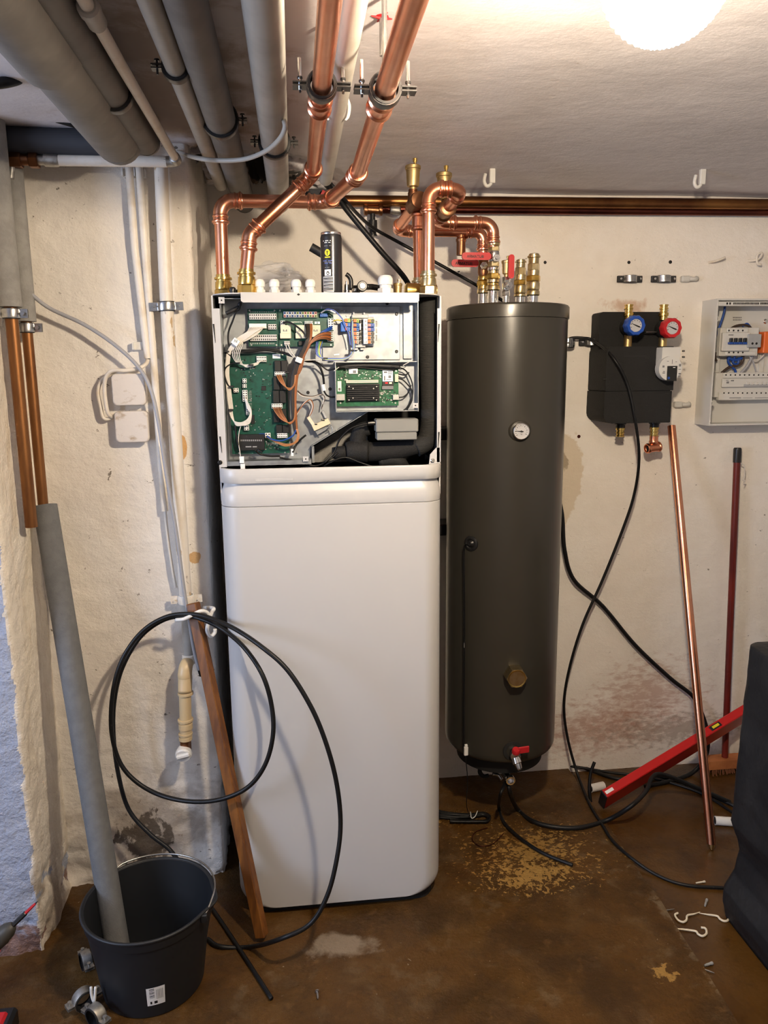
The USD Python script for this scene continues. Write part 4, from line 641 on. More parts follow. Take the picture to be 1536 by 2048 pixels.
# ---------------------------------------------------------------- pier: conduits, pipe, junction boxes
def wpipe(pts, y): return [at(a, b, y) for a, b in pts]
t = thing('conduit', 'left of two thin white conduits, ending above the junction boxes', 'conduit', at(297, 718, -.515)); t.part('tube', tube(wpipe(((258, 333), (270, 500), (296, 717)), -.515), .0102, 16), 'pipe_paint'); t.part('bore', rev(at(297, 717.5, -.515), (.05, 0, -1), [(0, .008), (.001, .008)], 12), 'ink')
t = thing('conduit', 'longer thin white conduit running beside the painted riser pipe', 'conduit', at(330, 1022, -.515)); t.part('tube', tube(wpipe(((278, 333), (290, 500), (305, 690), (317, 860), (330, 1022)), -.515), .0098, 16, 3), 'pipe_paint', True); t.part('cable', tube(wpipe(((330, 1018), (336, 1080), (345, 1140), (352, 1175)), -.515), .0045, 10, 5), 'wire_white', True)
for q, lab in (((269, 347), 'small white clip at the top of the two thin conduits'), ((290, 692), 'small white clip on the two conduits near the junction box')):
    c = at(*q, -.5); solo('conduit_clip', cat(box(c[0]-.03, c[0]+.03, -.507, -.488, c[2]-.011, c[2]+.011, .002), box(c[0]-.031, c[0]-.027, -.518, -.5, c[2]-.01, c[2]+.01), box(c[0]+.0, c[0]+.004, -.518, -.5, c[2]-.01, c[2]+.01)), 'white_plastic', lab, 'clip', None, False)
RP = at(372, 1192, -.525)
t = thing('riser_pipe', 'thick white painted riser pipe with chipped paint on the pier', 'pipe', RP)
t.part('pipe', tube(wpipe(((322, 333), (333, 600), (350, 860), (362, 1050), (371, 1190)), -.525), .0178, 22, 3), 'riser_paint', True)
t.part('lower_pipe', tube(wpipe(((371, 1190), (378, 1312)), -.525), .0165, 20), 'grey_pipe', True)
c = at(378, 1312, -.525); t.part('socket', rev(c+[0, 0, .006], (0, 0, -1), [(0, .018), (.002, .02), (.02, .02), (.022, .0185), (.028, .0185)], 22), 'pipe_paint')
a0 = at(377, 1322, -.525); a1 = at(370, 1352, -.565); a2 = at(370, 1385, -.575); a3 = at(372, 1475, -.575); a4 = at(371, 1500, -.575)
t.part('beige_bend', tube([a0, (a0+a1)/2+[0, -.01, .012], a1+[0, 0, .006], a1+[0, 0, -.008], a2], [.0175, .0195, .0205, .0205, .02], 20, 6), 'beige_pipe', True)
t.part('beige_length', tube([a2, a3], .0175, 20), 'beige_pipe')
for py, r, h in ((1384, .0225, .008), (1437, .0225, .008), (1446, .0205, .018), (1465, .0205, .007), (1472, .0195, .012)):
    c = at(371, py, -.575); t.part('ring', rev(c, (0, 0, -1), [(0, r*.9), (.001, r), (h-.001, r), (h, r*.9)], 22), 'beige_pipe')
c = at(371, 1480, -.575); t.part('worn_end', rev(c, (0, 0, -1), [(0, .0165), (.03, .016)], 18), 'dull_copper')
c = at(367, 1508, -.592); t.part('white_cap', cat(rev(c+[0, .02, .006], (0, -.9, -.3), [(0, .019), (.018, .024), (.026, .024), (.03, .021)], 22), rotate(box(c[0]-.02, c[0]+.02, c[1]-.018, c[1]-.006, c[2]-.006, c[2]+.006, .003), (0, 1, 0), -12, c)), 'white_plastic')
for q, lab in (((333, 613), 'shiny pipe clamp on the white riser above the junction boxes'), ((373, 1198), 'paint-spattered pipe clamp low on the white riser')):
    c = at(*q, -.525); k = thing('pipe_clamp', lab, 'pipe clamp', c); pipe_clamp(k, c, (.04, 0, -1), .0178, (1, 0, .03), 'zinc' if q[1] < 900 else 'pipe_paint', 'rubber' if q[1] < 900 else 'white_plastic', .022, .022); k.part('wall_stud', cyl(c+[0, .02, 0], [c[0], PY+.01, c[2]], .004, 8), 'zinc')
for q, lab, mm in (((224, 747, 291, 811), 'upper of two white painted junction boxes on the pier', 0), ((230, 822, 297, 885), 'lower of two white painted junction boxes on the pier', 1)):
    c = at((q[0]+q[2])/2, q[3], -.49); k = thing('junction_box', lab, 'junction box', c); a, b = at(q[0], (q[1]+q[3])/2, -.53), at(q[2], (q[1]+q[3])/2, -.53); e, f = at(260, q[1], -.53)[2], at(260, q[3], -.53)[2]
    k.part('housing', moved(prism_y(Polygon(rr(a[0]+.003, b[0]-.003, f+.003, e-.003, .011)), -.52, PY+.006), (0, 0, 0)), 'box_paint'); k.part('cover', loft([np.c_[rr(a[0]+i, b[0]-i, f+i, e-i, .013)[:, 0], np.full(36, y), rr(a[0]+i, b[0]-i, f+i, e-i, .013)[:, 1]] for i, y in ((0, -.52), (0, -.53), (.0015, -.5325), (.004, -.5335))]), 'box_paint', 40)
solo('white_cable', tube(pp(((296, 716, -.515), (292, 728, -.525), (276, 737, -.535), (250, 741, -.54), (226, 741, -.54), (213, 752, -.535), (209, 772), (211, 800), (216, 826, -.525), (226, 835, -.51)), -.53), .0055, 10, 6), 'pipe_paint', 'white painted cable bending from conduit end into the lower junction box', 'cable', None, True)
solo('white_cable', tube(pp(((268, 747, -.51), (250, 744, -.53), (225, 748, -.52), (203, 762, -.515), (196, 785), (201, 812), (206, 834), (216, 838, -.51), (232, 829, -.5)), -.515), .005, 10, 6), 'pipe_paint', 'outer white painted cable looping left of the junction boxes', 'cable', None, True)
gc = thing('grey_cable', 'thin grey cable sagging across the pier and down beside the riser', 'cable', at(60, 585, -.55)); gc.part('sheath', tube(pp(((30, 560, -.6), (62, 588, -.58), (100, 617), (170, 650), (230, 690), (275, 732, -.55), (300, 775, -.55), (316, 840), (333, 950), (352, 1060), (368, 1180), (378, 1240), (388, 1300), (398, 1340)), -.555), .0052, 10, 7), 'wire_grey', True); gc.part('cut_end', tube(pp(((397, 1336), (402, 1352)), -.555), .0048, 10), 'black_cable')
# copper pipes in worn foam at the left corner
for lab, ft, fb, cb, y, fr in (('old brown copper pipe nearest the left wall, upper part in foam', (3, 318), (23, 614), (61, 1054), -.655, .0275), ('old brown copper pipe behind the other, upper part in foam', (36, 318), (53, 643), (86, 1013), -.575, .0255)):
    a, b, c = at(*ft, y), at(*fb, y), at(*cb, y); a[0] = b[0] = c[0] = (b[0]+c[0])/2
    k = thing('foam_clad_pipe', lab, 'pipe', c); k.part('copper_tube', tube([b+[0, 0, .01], c], .0155 if y < -.6 else .0135, 20), 'brown_copper'); k.part('foam_sleeve', tube([[a[0], y, ZC+.005], b], fr, 24), 'foam_worn'); k.part('tube_bore', rev(c+[0, 0, .0002], (0, 0, -1), [(0, .012), (.0006, .012)], 16), 'ink')
    cc = b+[0, 0, -.016]; k2 = thing('pipe_clamp', 'zinc clamp under the foam of the '+('nearest' if y < -.6 else 'rear')+' brown copper pipe', 'pipe clamp', cc); pipe_clamp(k2, cc, (0, 0, 1), .0158 if y < -.6 else .0138, (1, 0, 0), 'zinc', 'rubber', .022, .02); k2.part('wall_stud', cyl(cc+[-.018, 0, 0], [LX-.02, y, cc[2]], .004, 8), 'zinc') if y < -.6 else k2.part('wall_stud', cyl(cc+[0, .017, 0], [cc[0], PY+.02, cc[2]], .004, 8), 'zinc')
# ---------------------------------------------------------------- pipes along the back wall
t = thing('wall_pipe', 'brown-gold copper pipe running level along the back wall under the ceiling', 'pipe', (1, -.045, 2.14)); z = at(1100, 404, -.045)[2]
t.part('tube', cyl([.08, -.045, z-.008], [XR, -.045, z+.008], .0185, 24), 'old_copper')
z2 = at(1100, 420, -.03)[2]; t = thing('wall_pipe', 'dark red-brown copper pipe just below the gold one on the wall', 'pipe', (1, -.03, z2)); t.part('tube', cyl([.3, -.03, z2-.006], [XR, -.03, z2+.008], .0135, 20), 'dark_copper')
c = at(745, 420, -.05); v = t.part('brass_tee', rev(c+[-.03, 0, 0], (1, 0, 0), [(0, .013), (.002, .018), (.012, .018), (.014, .014), (.05, .014), (.052, .018), (.062, .018), (.064, .013)], 18), 'dull_copper')
b = at(746, 440, -.05); t.part('black_drain', rev([c[0], -.05, c[2]-.012], (0, 0, -1), [(0, .009), (.02, .009), (.021, .0155), (.05, .0155), (.052, .012), (.064, .012), (.066, .014), (.072, .014)], 16), 'black_plastic'); v.part('tee_outlet', rev(c+[.06, 0, 0], (1, 0, 0), [(0, .012), (.01, .0155), (.03, .0155), (.034, .012)], 14), 'dull_zinc')
t = thing('wall_bracket', 'dark pipe bracket with a red edge behind the conduit end', 'bracket', at(640, 395, -.03)); t.part('dark_arm', pbox(610, 378, 655, 392, -.06, .06, .002), 'dark_duct', False); t.part('red_plate', rotate(pbox(642, 385, 672, 396, -.09, .05, .001), (0, 1, 0), 28, at(655, 390, -.09)), 'red_plastic', False); t.part('dark_arm', pbox(622, 390, 648, 398, -.05, .05, .002), 'dark_duct', False)
# cables out of the conduit
solo('black_cable', tube([[WX-.004, yw-.05, 2.128], [WX+.002, yw+.03, 2.124], at(676, 396, -.3), at(700, 428, -.28), at(760, 500, -.27), at(810, 557, -.24), at(830, 600, -.2)], .0085, 12, 7), 'black_cable', 'thicker black cable running from the white conduit down behind the pump', 'cable', None, True)
solo('black_cable', tube([[WX+.007, yw-.05, 2.13], [WX+.012, yw+.03, 2.13], at(690, 400, -.3), at(712, 425, -.2), at(745, 455, -.1), at(800, 486, -.07), at(870, 524, -.06), at(945, 566, -.05), at(1010, 604, -.045)], .0055, 12, 7), 'black_cable', 'thinner black cable running from the white conduit behind the tank top', 'cable', None, True)
# ceiling hooks
for (px, py), lab in (((980, 354), 'white plastic hook on the ceiling above the red valve handles'), ((1401, 357), 'white plastic hook on the ceiling above the breaker box')):
    c = atz(px, py-17, ZC); yh = c[1]; L = .05
    k = thing('ceiling_hook', lab, 'hook', c); k.part('plate', box(c[0]-.002, c[0]+.016, yh-.008, yh+.006, ZC-L*.85, ZC+.006, .002), 'box_grey', False); k.part('curl', tube([[c[0]-.014, yh, ZC-L*.3], [c[0]-.017, yh, ZC-L*.75], [c[0]-.009, yh, ZC-L], [c[0]+.002, yh, ZC-L*.9], [c[0]+.006, yh, ZC-L*.6]], .0055, 8, 4), 'box_grey', True)
# ---------------------------------------------------------------- buffer tank and its pipework
TX, TY, TR = .690, -.25, .193
tk = thing('water_tank', 'tall dark grey cylindrical buffer tank with a dial thermometer', 'water tank', (TX, TY, .29))
tk.part('shell', rev((TX, TY, .285), (0, 0, 1), [(0, TR-.03), (.0, TR-.014), (.006, TR-.006), (.016, TR-.002), (.03, TR-.001), (1.449, TR-.001)], 72), 'tank_paint', 40)
tk.part('lid', rev((TX, TY, 1.7345), (0, 0, 1), [(0, TR-.002), (.001, TR+.0025), (.036, TR+.0025), (.041, TR-.001), (.043, TR-.006), (.043, .02)], 72), 'tank_paint', 40)
tk.part('shadow_skirt', rev((TX, TY, .225), (0, 0, 1), [(0, .13), (.006, .15), (.065, .16)], 40), 'inner_dark')  # dark skirt added in place of the shadow under the tank
def tface(px, py):                       # the point of the tank's skin under a pixel
    d = ray(px, py); o = CAM-[TX, TY, 0]; A = d[0]**2+d[1]**2; B = o[0]*d[0]+o[1]*d[1]; C = o[0]**2+o[1]**2-TR**2; s = (-B-math.sqrt(B*B-A*C))/A; p = CAM+d*s
    return p, unit([p[0]-TX, p[1]-TY, 0])
p, nrm = tface(1040, 862); nx = unit(np.cross([0, 0, 1], nrm))
th = tk.part('thermometer', rev(p-nrm*.01, nrm, [(0, .037), (.006, .0355), (.011, .0305), (.012, .028)], 36), 'tank_paint'); o = p+nrm*.002
th.part('bezel', rev(o, nrm, [(0, .0262), (.012, .0262), (.016, .0252), (.017, .0235), (.0145, .0228)], 36, False), 'chrome'); th.part('dial', rev(o, nrm, [(.0, .0234), (.0135, .0234)], 36), 'dial_white')
q = o+nrm*.0138; dm = []
for k in range(13):
    a = math.radians(220-k*20.8); c = q+nx*math.cos(a)*.0175+np.array([0, 0, 1])*math.sin(a)*.0175; e = unit(nx*math.cos(a)+np.array([0, 0, 1])*math.sin(a)); dm.append(tube([c-e*.0018, c+e*.0018], .0005 if k % 2 else .0008, 4))
th.part('dial_mark', cat(dm), 'ink', False, None, 'stuff'); a = math.radians(174); e = nx*math.cos(a)+np.array([0, 0, 1])*math.sin(a); th.part('needle', tube([q+nrm*.001-e*.006, q+nrm*.001, q+nrm*.001+e*.018], [.0018, .0014, .0004], 6), 'ink'); th.part('needle_hub', rev(q, nrm, [(0, .0028), (.002, .0024)], 12), 'ink')
th.part('print_text', text_on('°C', .0042, q+np.array([0, 0, -.0085]), nx, (0, 0, 1), center=True), 'ink', False)
p, nrm = tface(942, 1087); g = tk.part('sensor_grommet', rev(p-nrm*.004, nrm, [(0, .0255), (.006, .0245), (.009, .02), (.009, .016), (.006, .012), (.011, .007), (.013, .006)], 32), 'black_plastic')
pts = [p+nrm*.008]
for px, py in ((932, 1092), (930, 1120), (931, 1200), (931, 1290), (930, 1400), (930, 1480), (931, 1496)): a, n2 = tface(px, py); pts.append(a+n2*.004)
tk.part('sensor_wire', tube(pts, .0016, 8, 6), 'black_cable', True); tk.part('sensor_wire', tube([x+np.array([-.004, -.001, 0]) for x in pts], .0016, 8, 6), 'black_cable', True)
a, n2 = tface(930, 1290); tk.part('wire_tag', cyl(a+n2*.004+[0, 0, .008], a+n2*.004-[0, 0, .008], .0026, 10), 'label_white')
a, n2 = tface(931, 1500); tk.part('wire_plug', cat(box(a[0]-.007, a[0]+.007, a[1]-.012, a[1]-.002, a[2]-.016, a[2]+.016, .002), box(a[0]-.005, a[0]+.005, a[1]-.012, a[1]-.003, a[2]+.016, a[2]+.024, .001)), 'label_white', False)
p, nrm = tface(1028, 1348); nx = unit(np.cross([0, 0, 1], nrm)); pg = tk.part('brass_plug', hexn(p-nrm*.005, nrm, .045, .0355), 'pale_brass', 25)
pg.part('plug_face', rev(p+nrm*.0402, nrm, [(0, .030), (.0006, .0295), (.0002, .026), (-.006, .012), (-.008, .002)], 32, False), 'brass'); pg.part('plug_nipple', rev(p-nrm*.004+[0, 0, .024], nrm, [(0, .006), (.02, .006), (.026, .003)], 12), 'chrome')
p, nrm = tface(1026, 1502); dv = tk.part('drain_valve', rev(p-nrm*.01, nrm, [(0, .034), (.0115, .033), (.0115, .022), (.006, .021)], 32), 'inner_dark'); b = p+nrm*.03
dv.part('valve_body', rev(p-nrm*.008, nrm, [(0, .014), (.03, .014), (.03, .017), (.045, .017), (.047, .012)], 20), 'chrome'); dv.part('outlet', rev(b+[0, 0, -.008], unit([.25, -.55, -.8]), [(0, .015), (.018, .0155), (.02, .012), (.036, .009), (.04, .006)], 18), 'chrome')
dv.part('red_lever', cat(rev(b+[0, -.004, .012], (0, -.35, 1), [(0, .013), (.01, .014), (.016, .011)], 18), rotate(box(b[0]+.004, b[0]+.044, b[1]-.014, b[1]-.008, b[2]+.01, b[2]+.034, .003), (0, 0, 1), 8, b)), 'red_plastic')
for z in (1.36, 1.02): tk.part('wall_bracket', box(TX-.22, TX+.205, TY+.14, .012, z-.02, z+.02, .004), 'black_plastic', False)
a = at(960, 1545, -.3); tk.part('bottom_fitting', tube([a+[0, 0, .02], a, a+[.012, -.005, -.012], a+[.03, -.005, -.01]], [.007, .008, .007, .006], 12, 5), 'inner_dark', True)
# supply and return pipes between the pump's lid and the tank
RT = .0155; UP, LO = -.29, -.2
base = np.array([.371, -.6, 1.7775])
t = thing('copper_tank_pipe', 'copper pipe rising at the pump lid and doubling back towards the tank', 'pipe', base)
cU = at(983, 446, UP); eU = np.array([at(986, 500, UP)[0], UP, at(986, 487, UP)[2]]); cU[0] = eU[0]
run(t, [base+[0, 0, .06], [.3715, -.6, 2.056], [.462, -.6, 2.052], [.448, UP, cU[2]], cU, eU+[0, 0, -.012]], RC*.95, R=.033); brass_union(t, base, RC*.95, 'pale_brass')
c = at(891, 372, -.6); c = np.array([.417, -.6, 2.054]); t.part('elbow_joint', rev(c-[.012, 0, 0], (1, 0, 0), [(0, RC*1.05), (.002, RC*1.3), (.006, RC*1.3), (.008, RC*1.1), (.016, RC*1.1), (.018, RC*1.3), (.022, RC*1.3), (.024, RC*1.05)], 22), 'copper')
c = np.array([.4535, -.42, 2.037]); tb_ = t.part('tee', rev(c-[.0, .04, 0], (-.03, 1, -.04), [(0, RC*1.1), (.004, RC*1.45), (.012, RC*1.45), (.016, RC*1.2), (.064, RC*1.2), (.068, RC*1.45), (.076, RC*1.45), (.08, RC*1.1)], 22), 'dull_copper'); vz = at(888, 352, -.42)[2]-.052*1.25
tb_.part('tee_branch', rev(c, (0, 0, 1), [(0, .013), (max(.012, vz-c[2]-.004), .013), (max(.014, vz-c[2]), .0155), (max(.016, vz-c[2]+.004), .01)], 18), 'pale_brass')
air_vent(t, [at(888, 352, -.42)[0], -.42, vz], 1.25)
base2 = np.array([.371, -.45, 1.7775]); t = thing('copper_tank_pipe', 'copper pipe standing just behind the doubled-back one, topped by an air vent', 'pipe', base2)
cL = at(966, 464, LO); eL = np.array([at(966, 500, LO)[0], LO, at(966, 520, LO)[2]]); cL[0] = eL[0]
run(t, [[.36, -.45, 2.044], [.337, LO, cL[2]], cL, eL], RC*.95, R=.03); t.part('riser', cyl(base2+[0, 0, .06], [.368, -.45, 2.03], RC*.95), 'copper'); brass_union(t, base2, RC*.95, 'pale_brass'); coupling(t, [.3685, -.45, 1.997], (0, 0, 1), RC*.95, .05)
tb_ = t.part('tee', rev([.366, -.492, 2.05], (-.12, 1, -.1), [(0, .012), (.002, .0235), (.012, .0255), (.05, .0255), (.054, .021), (.058, .024), (.068, .024), (.074, .018)], 24), 'dull_copper')
vb = at(826, 381, -.465); vb[2] -= .004; tb_.part('tee_branch', rev(vb-[0, 0, .028], (0, 0, 1), [(0, .015), (.026, .015), (.027, .013), (.034, .013)], 18), 'dull_copper'); air_vent(t, vb, 1.2)
t.part('flange_body', cat(rev([.371, -.53, 1.7995], (1, 0, 0), [(-.012, .012), (.0, .016), (.012, .016), (.016, .0195), (.022, .0195), (.024, .016), (.03, .018), (.034, .018), (.036, .014)], 24), rev([.371, -.53, 1.7995], (-1, 0, 0), [(0, .016), (.02, .02), (.05, .021), (.055, .013)], 24)), 'brass'); t.part('black_coupling', rev([.345, -.50, 1.80], (0, -.3, 1), [(0, .022), (.012, .024), (.02, .019)], 20), 'black_plastic')
# brass columns on the tank's top
ZT = 1.777
def zp(py, y): return at(1000, py, y)[2]
def column(name, lab, px, y, secs, catg='fitting', group=None):
    """secs: (part, kind, py bottom, py top, radius, material) from the tank's lid up"""
    x = at(px, 590, y)[0]; k = thing(name, lab, catg, (x, y, ZT), group); zlow = ZT-.001
    for nm, kind, p0, p1, r, mat in secs:
        z0, z1 = (zlow if p0 is None else zp(p0, y)), zp(p1, y); h = z1-z0; b = (x, y, z0)
        if kind == 'hex': m = hexn(b, (0, 0, 1), h, r)
        elif kind == 'bulge': m = rev(b, (0, 0, 1), [(0, r*.86), (h*.2, r), (h*.8, r), (h, r*.9)], 24)
        elif kind == 'bead': m = rev(b, (0, 0, 1), [(0, r), (h*.55, r), (h*.6, r*1.22), (h*.78, r*1.22), (h*.82, r), (h*.94, r), (h, r*.86)], 24)
        else: m = rev(b, (0, 0, 1), [(0, r), (h, r)], 24)
        k.part(nm, m, mat)
    return k, x
def lever(k, x, y, pp_, x0, x1, py0, py1, text=True, vertical=False):
    a, b = at(x0, (py0+py1)/2, y-.03), at(x1, (py0+py1)/2, y-.03); e, f = at((x0+x1)/2, py0, y-.03)[2], at((x0+x1)/2, py1, y-.03)[2]; rad = min(b[0]-a[0], e-f)*.45
    h = k.part('red_handle', prism_y(Polygon(rr(a[0], b[0], f, e, rad)), y-.033, y-.024), 'red_plastic', 30); c = at(*pp_, y-.03)
    k.part('handle_nut', cat(rev(c+[0, .014, 0], (0, -1, 0), [(0, .0095), (.01, .0095), (.012, .012), (.018, .0115)], 6), rev(c-[0, .004, 0], (0, -1, 0), [(0, .006), (.006, .005)], 12)), 'chrome'); k.part('handle_neck', cyl((x, y, c[2]), c+[0, .012, 0], .009, 14), 'chrome')
    if text: k.part('handle_print', text_on('ARMATUR', (e-f)*.36, np.array([(a[0]*.55+b[0]*.45), y-.0332, (e+f)/2-.001]), (1, 0, -.02), (.02, 0, 1), True, center=True), 'ink', False)
k, x = column('valve_stack', 'front brass valve stack under the upper copper pipe, red lever pointing left', 986, UP, [('nipple', 'cyl', None, 582, .0165, 'chrome'), ('union', 'bulge', 582, 571, .021, 'pale_brass'), ('body', 'cyl', 571, 564, .017, 'brass'), ('body', 'bulge', 567, 558, .0195, 'pale_brass'), ('union_nut', 'hex', 558, 547, .0215, 'brass'), ('neck', 'cyl', 547, 540, .0165, 'pale_brass'), ('neck', 'bulge', 542, 534, .0185, 'chrome'), ('valve_body', 'hex', 534, 524, .0185, 'pale_brass'), ('valve_body', 'bulge', 524, 503, .0185, 'chrome'), ('upper_nut', 'hex', 503, 493, .018, 'pale_brass'), ('upper_neck', 'bulge', 493, 480, .0195, 'pale_brass')])
lever(k, x, UP, (993, 516), 924, 982, 505, 520)
k, x = column('valve_stack', 'rear brass valve stack under the lower copper pipe, red lever half hidden', 966, LO, [('nipple', 'cyl', None, 588, .0165, 'chrome'), ('union', 'bulge', 588, 578, .02, 'pale_brass'), ('body', 'cyl', 578, 570, .018, 'brass'), ('union_nut', 'hex', 572, 562, .021, 'brass'), ('neck', 'bulge', 562, 552, .018, 'brass'), ('valve_body', 'bulge', 552, 520, .018, 'dull_copper'), ('upper_nut', 'hex', 520, 505, .0185, 'dull_copper')])
lever(k, x, LO, (968, 531), 903, 957, 519, 534)
k, x = column('vent_stack', 'slim valve stack with a brass air vent and an upright red lever', 1012, -.33, [('nipple', 'cyl', None, 592, .010, 'chrome'), ('nut', 'hex', 592, 582, .0125, 'chrome'), ('valve_body', 'bulge', 582, 566, .0115, 'chrome'), ('nut', 'hex', 566, 554, .0125, 'chrome')])
air_vent(k, (x, -.33, zp(555, -.33)), .86); lever(k, x, -.33, (1018, 571), 1017, 1028, 509, 557, False)
column('fitting_stack', 'shorter open brass press fitting on the tank, right of the upright red lever', 1040, -.2, [('nipple', 'cyl', None, 594, .0165, 'chrome'), ('union', 'bulge', 594, 588, .0205, 'pale_brass'), ('body', 'bulge', 588, 570, .0205, 'pale_brass'), ('union_nut', 'hex', 570, 560, .0215, 'brass'), ('neck', 'cyl', 560, 550, .0195, 'pale_brass'), ('nut', 'hex', 550, 535, .018, 'pale_brass'), ('open_end', 'bead', 535, 519, .015, 'pale_brass')])
column('fitting_stack', 'tallest open brass press fitting at the right of the tank top', 1066, -.3, [('nipple', 'cyl', None, 592, .0165, 'chrome'), ('union', 'bulge', 592, 581, .0205, 'pale_brass'), ('body', 'bulge', 581, 563, .0205, 'pale_brass'), ('union_nut', 'hex', 563, 551, .0225, 'brass'), ('neck', 'cyl', 551, 541, .0185, 'pale_brass'), ('nut', 'hex', 541, 527, .0195, 'pale_brass'), ('open_end', 'bead', 527, 507, .0165, 'pale_brass')])
c = at(922, 490, LO); t.part('drop_branch', cat(rev(np.array([c[0], LO, zp(466, LO)]), (0, 0, -1), [(0, .0135), (.016, .0135), (.02, .0165), (.026, .0165), (.03, .0145), (.07, .0145)], 20)), 'dull_copper')
# ---------------------------------------------------------------- on the right-hand wall
def wall_clamp(px, py, lab, w=.1, tilt=0):
    c = at(px, py, -.03); k = thing('pipe_clamp', lab, 'pipe clamp', c, None); h = .011
    def seg(x0, x1, y0, y1, n, m): k.part(n, rotate(box(c[0]+x0, c[0]+x1, y0, y1, c[2]-h, c[2]+h, .0015), (0, 1, 0), tilt, c), m, False)
    arc = [(c[0]+.024*math.sin(a), -.012-.026*math.cos(a)) for a in np.linspace(-1.35, 1.35, 14)]
    for nm, r0, r1, mt_ in (('band', .024, .0265, 'zinc'), ('rubber_liner', .0205, .0238, 'rubber')):
        po = [(c[0]+r1*math.sin(a), -.014-r1*math.cos(a)) for a in np.linspace(-1.45, 1.45, 16)]+[(c[0]+r0*math.sin(a), -.014-r0*math.cos(a)) for a in np.linspace(1.45, -1.45, 16)]
        k.part(nm, rotate(prism_z(Polygon(po), c[2]-h-(.001 if nm == 'rubber_liner' else 0), c[2]+h+(.001 if nm == 'rubber_liner' else 0)), (0, 1, 0), tilt, c), mt_, 30)
    seg(-.046, -.024, -.02, -.0165, 'ear', 'clamp_dark'); seg(.024, .046, -.02, -.0165, 'ear', 'clamp_dark'); seg(-.046, .046, -.013, -.0095, 'back_half', 'rubber')
    for s in (-1, 1): k.part('screw', rev(c+[s*.036, -.001+(.03-.02)+.0, s*-.0*tilt], (0, -1, 0), [(0, .0045), (.006, .0045), (.008, .003)], 6), 'chrome')
    k.part('stud', cyl([c[0], -.01, c[2]], [c[0], .012, c[2]], .004, 8), 'zinc')
wall_clamp(1263, 557, 'open zinc pipe clamp on the wall, directly above the blue dial'); wall_clamp(1331, 557, 'open zinc pipe clamp on the wall, above the red dial')
wall_clamp(1186, 684, 'zinc wall clamp left of the pump station, crossed by a black cable', tilt=-1)
c = at(1135, 686, -.03); k = thing('pipe_clamp', 'upright zinc clamp with black lining beside the tank edge', 'pipe clamp', c); pipe_clamp(k, c, (0, 0, 1), .019, (0, 1, 0), 'zinc', 'rubber', .03, .014)
for q, lab in (((1378, 558), 'grey plastic clip on the wall right of the two zinc clamps'), ((1363, 809), 'grey plastic clip on the wall low at the right of the pump station')):
    c = at(*q, -.01); k = thing('wall_clip', lab, 'clip', c); k.part('block', box(c[0]-.03, c[0]+.002, -.02, .006, c[2]-.011, c[2]+.011, .004), 'box_grey', 30); k.part('arm', tube([[c[0], -.014, c[2]], [c[0]+.014, -.02, c[2]-.001], [c[0]+.027, -.012, c[2]+.001]], [.009, .007, .01], 8, 5), 'box_grey', True)
for pts, lab in ((((1419, 524), (1428, 523), (1440, 519), (1450, 515)), 'white painted pin hook on the wall at the upper right'), (((1497, 521), (1508, 521), (1518, 517), (1524, 508), (1520, 506), (1514, 512), (1515, 526), (1522, 530)), 'white painted curled hook on the wall at the far upper right')):
    p_ = [at(a, b, -.006-.012*min(i, 2)) for i, (a, b) in enumerate(pts)]; p_[0][1] = .006; solo('wall_hook', tube(p_, .0042, 8, 6), 'pipe_paint', lab, 'hook', None, True)
wb = None
for q, lab in (((1090, 525), 'left of three drill holes in the wall above the tank'), ((1258, 525), 'middle of three drill holes in a row on the wall'), ((1341, 524), 'right of three drill holes in a row on the wall'), ((917, 542), 'drill hole in the wall behind the red levers'), ((1158, 873), 'rusty drill hole beside the peeled plaster')):
    c = at(*q, -.0012); solo('drill_hole', rev([c[0], .004, c[2]], (0, -1, 0), [(0, .0062), (.0046, .0062), (.005, .0048)], 12), 'ink' if q[1] < 800 else 'dark_copper', lab, 'hole')
# pump station
P0, P1 = at(1214, 700, -.16), at(1351, 700, -.16); zt_, zm, zb_ = at(1280, 624, -.07)[2], at(1280, 693, -.16)[2], at(1280, 846, -.16)[2]
ps = thing('pump_station', 'black foam clad pump station with a blue and a red dial knob', 'pump station', ((P0[0]+P1[0])/2, -.08, zb_))
def chip_box(x0, x1, y0, y1, z0, z1, r): return prism_y(Polygon(rr(x0, x1, z0, z1, r, 4)), y0, y1)
ps.part('back_shell', chip_box(P0[0]+.004, P1[0]-.002, -.075, .004, zm-.03, zt_, (.004, .004, .008, .012)), 'foam_black', 30)
zs = at(1280, 782, -.16)[2]
ps.part('front_shell', chip_box(P0[0], P1[0], -.16, .004, zs+.0012, zm, (.002, .002, .012, .02)), 'foam_black', 30); ps.part('lower_shell', chip_box(P0[0]-.002, P1[0]-.004, -.16, .004, zb_, zs-.0012, (.03, .004, .002, .002)), 'foam_black', 30); ps.part('shell_seam', box(P0[0]+.004, P1[0]-.008, -.155, 0, zs-.002, zs+.002), 'inner_dark', False)
for q in ((1248, 711, 1294, 713.5), (1206, 757, 1218, 759)): ps.part('shell_groove', pbox(*q, -.1608, .0012), 'inner_dark', False)
for bx in (1256, 1326):
    c = at(bx, 650, -.085)
    ps.part('brass_port', rev([c[0], -.085, at(bx, 640, -.085)[2]], (0, 0, 1), [(0, .0135), (.012, .0135), (.014, .017), (.024, .017), (.026, .0125), (.036, .0125), (.037, .0155), (.041, .0155), (.042, .013), (.048, .013), (.0485, .0155), (.052, .0155), (.053, .0125)], 22), 'brass'); ps.part('brass_tail', cyl([c[0], -.09, at(bx, 694, -.09)[2]], [c[0], -.09, at(bx, 668, -.09)[2]], .014, 20), 'matte_brass')
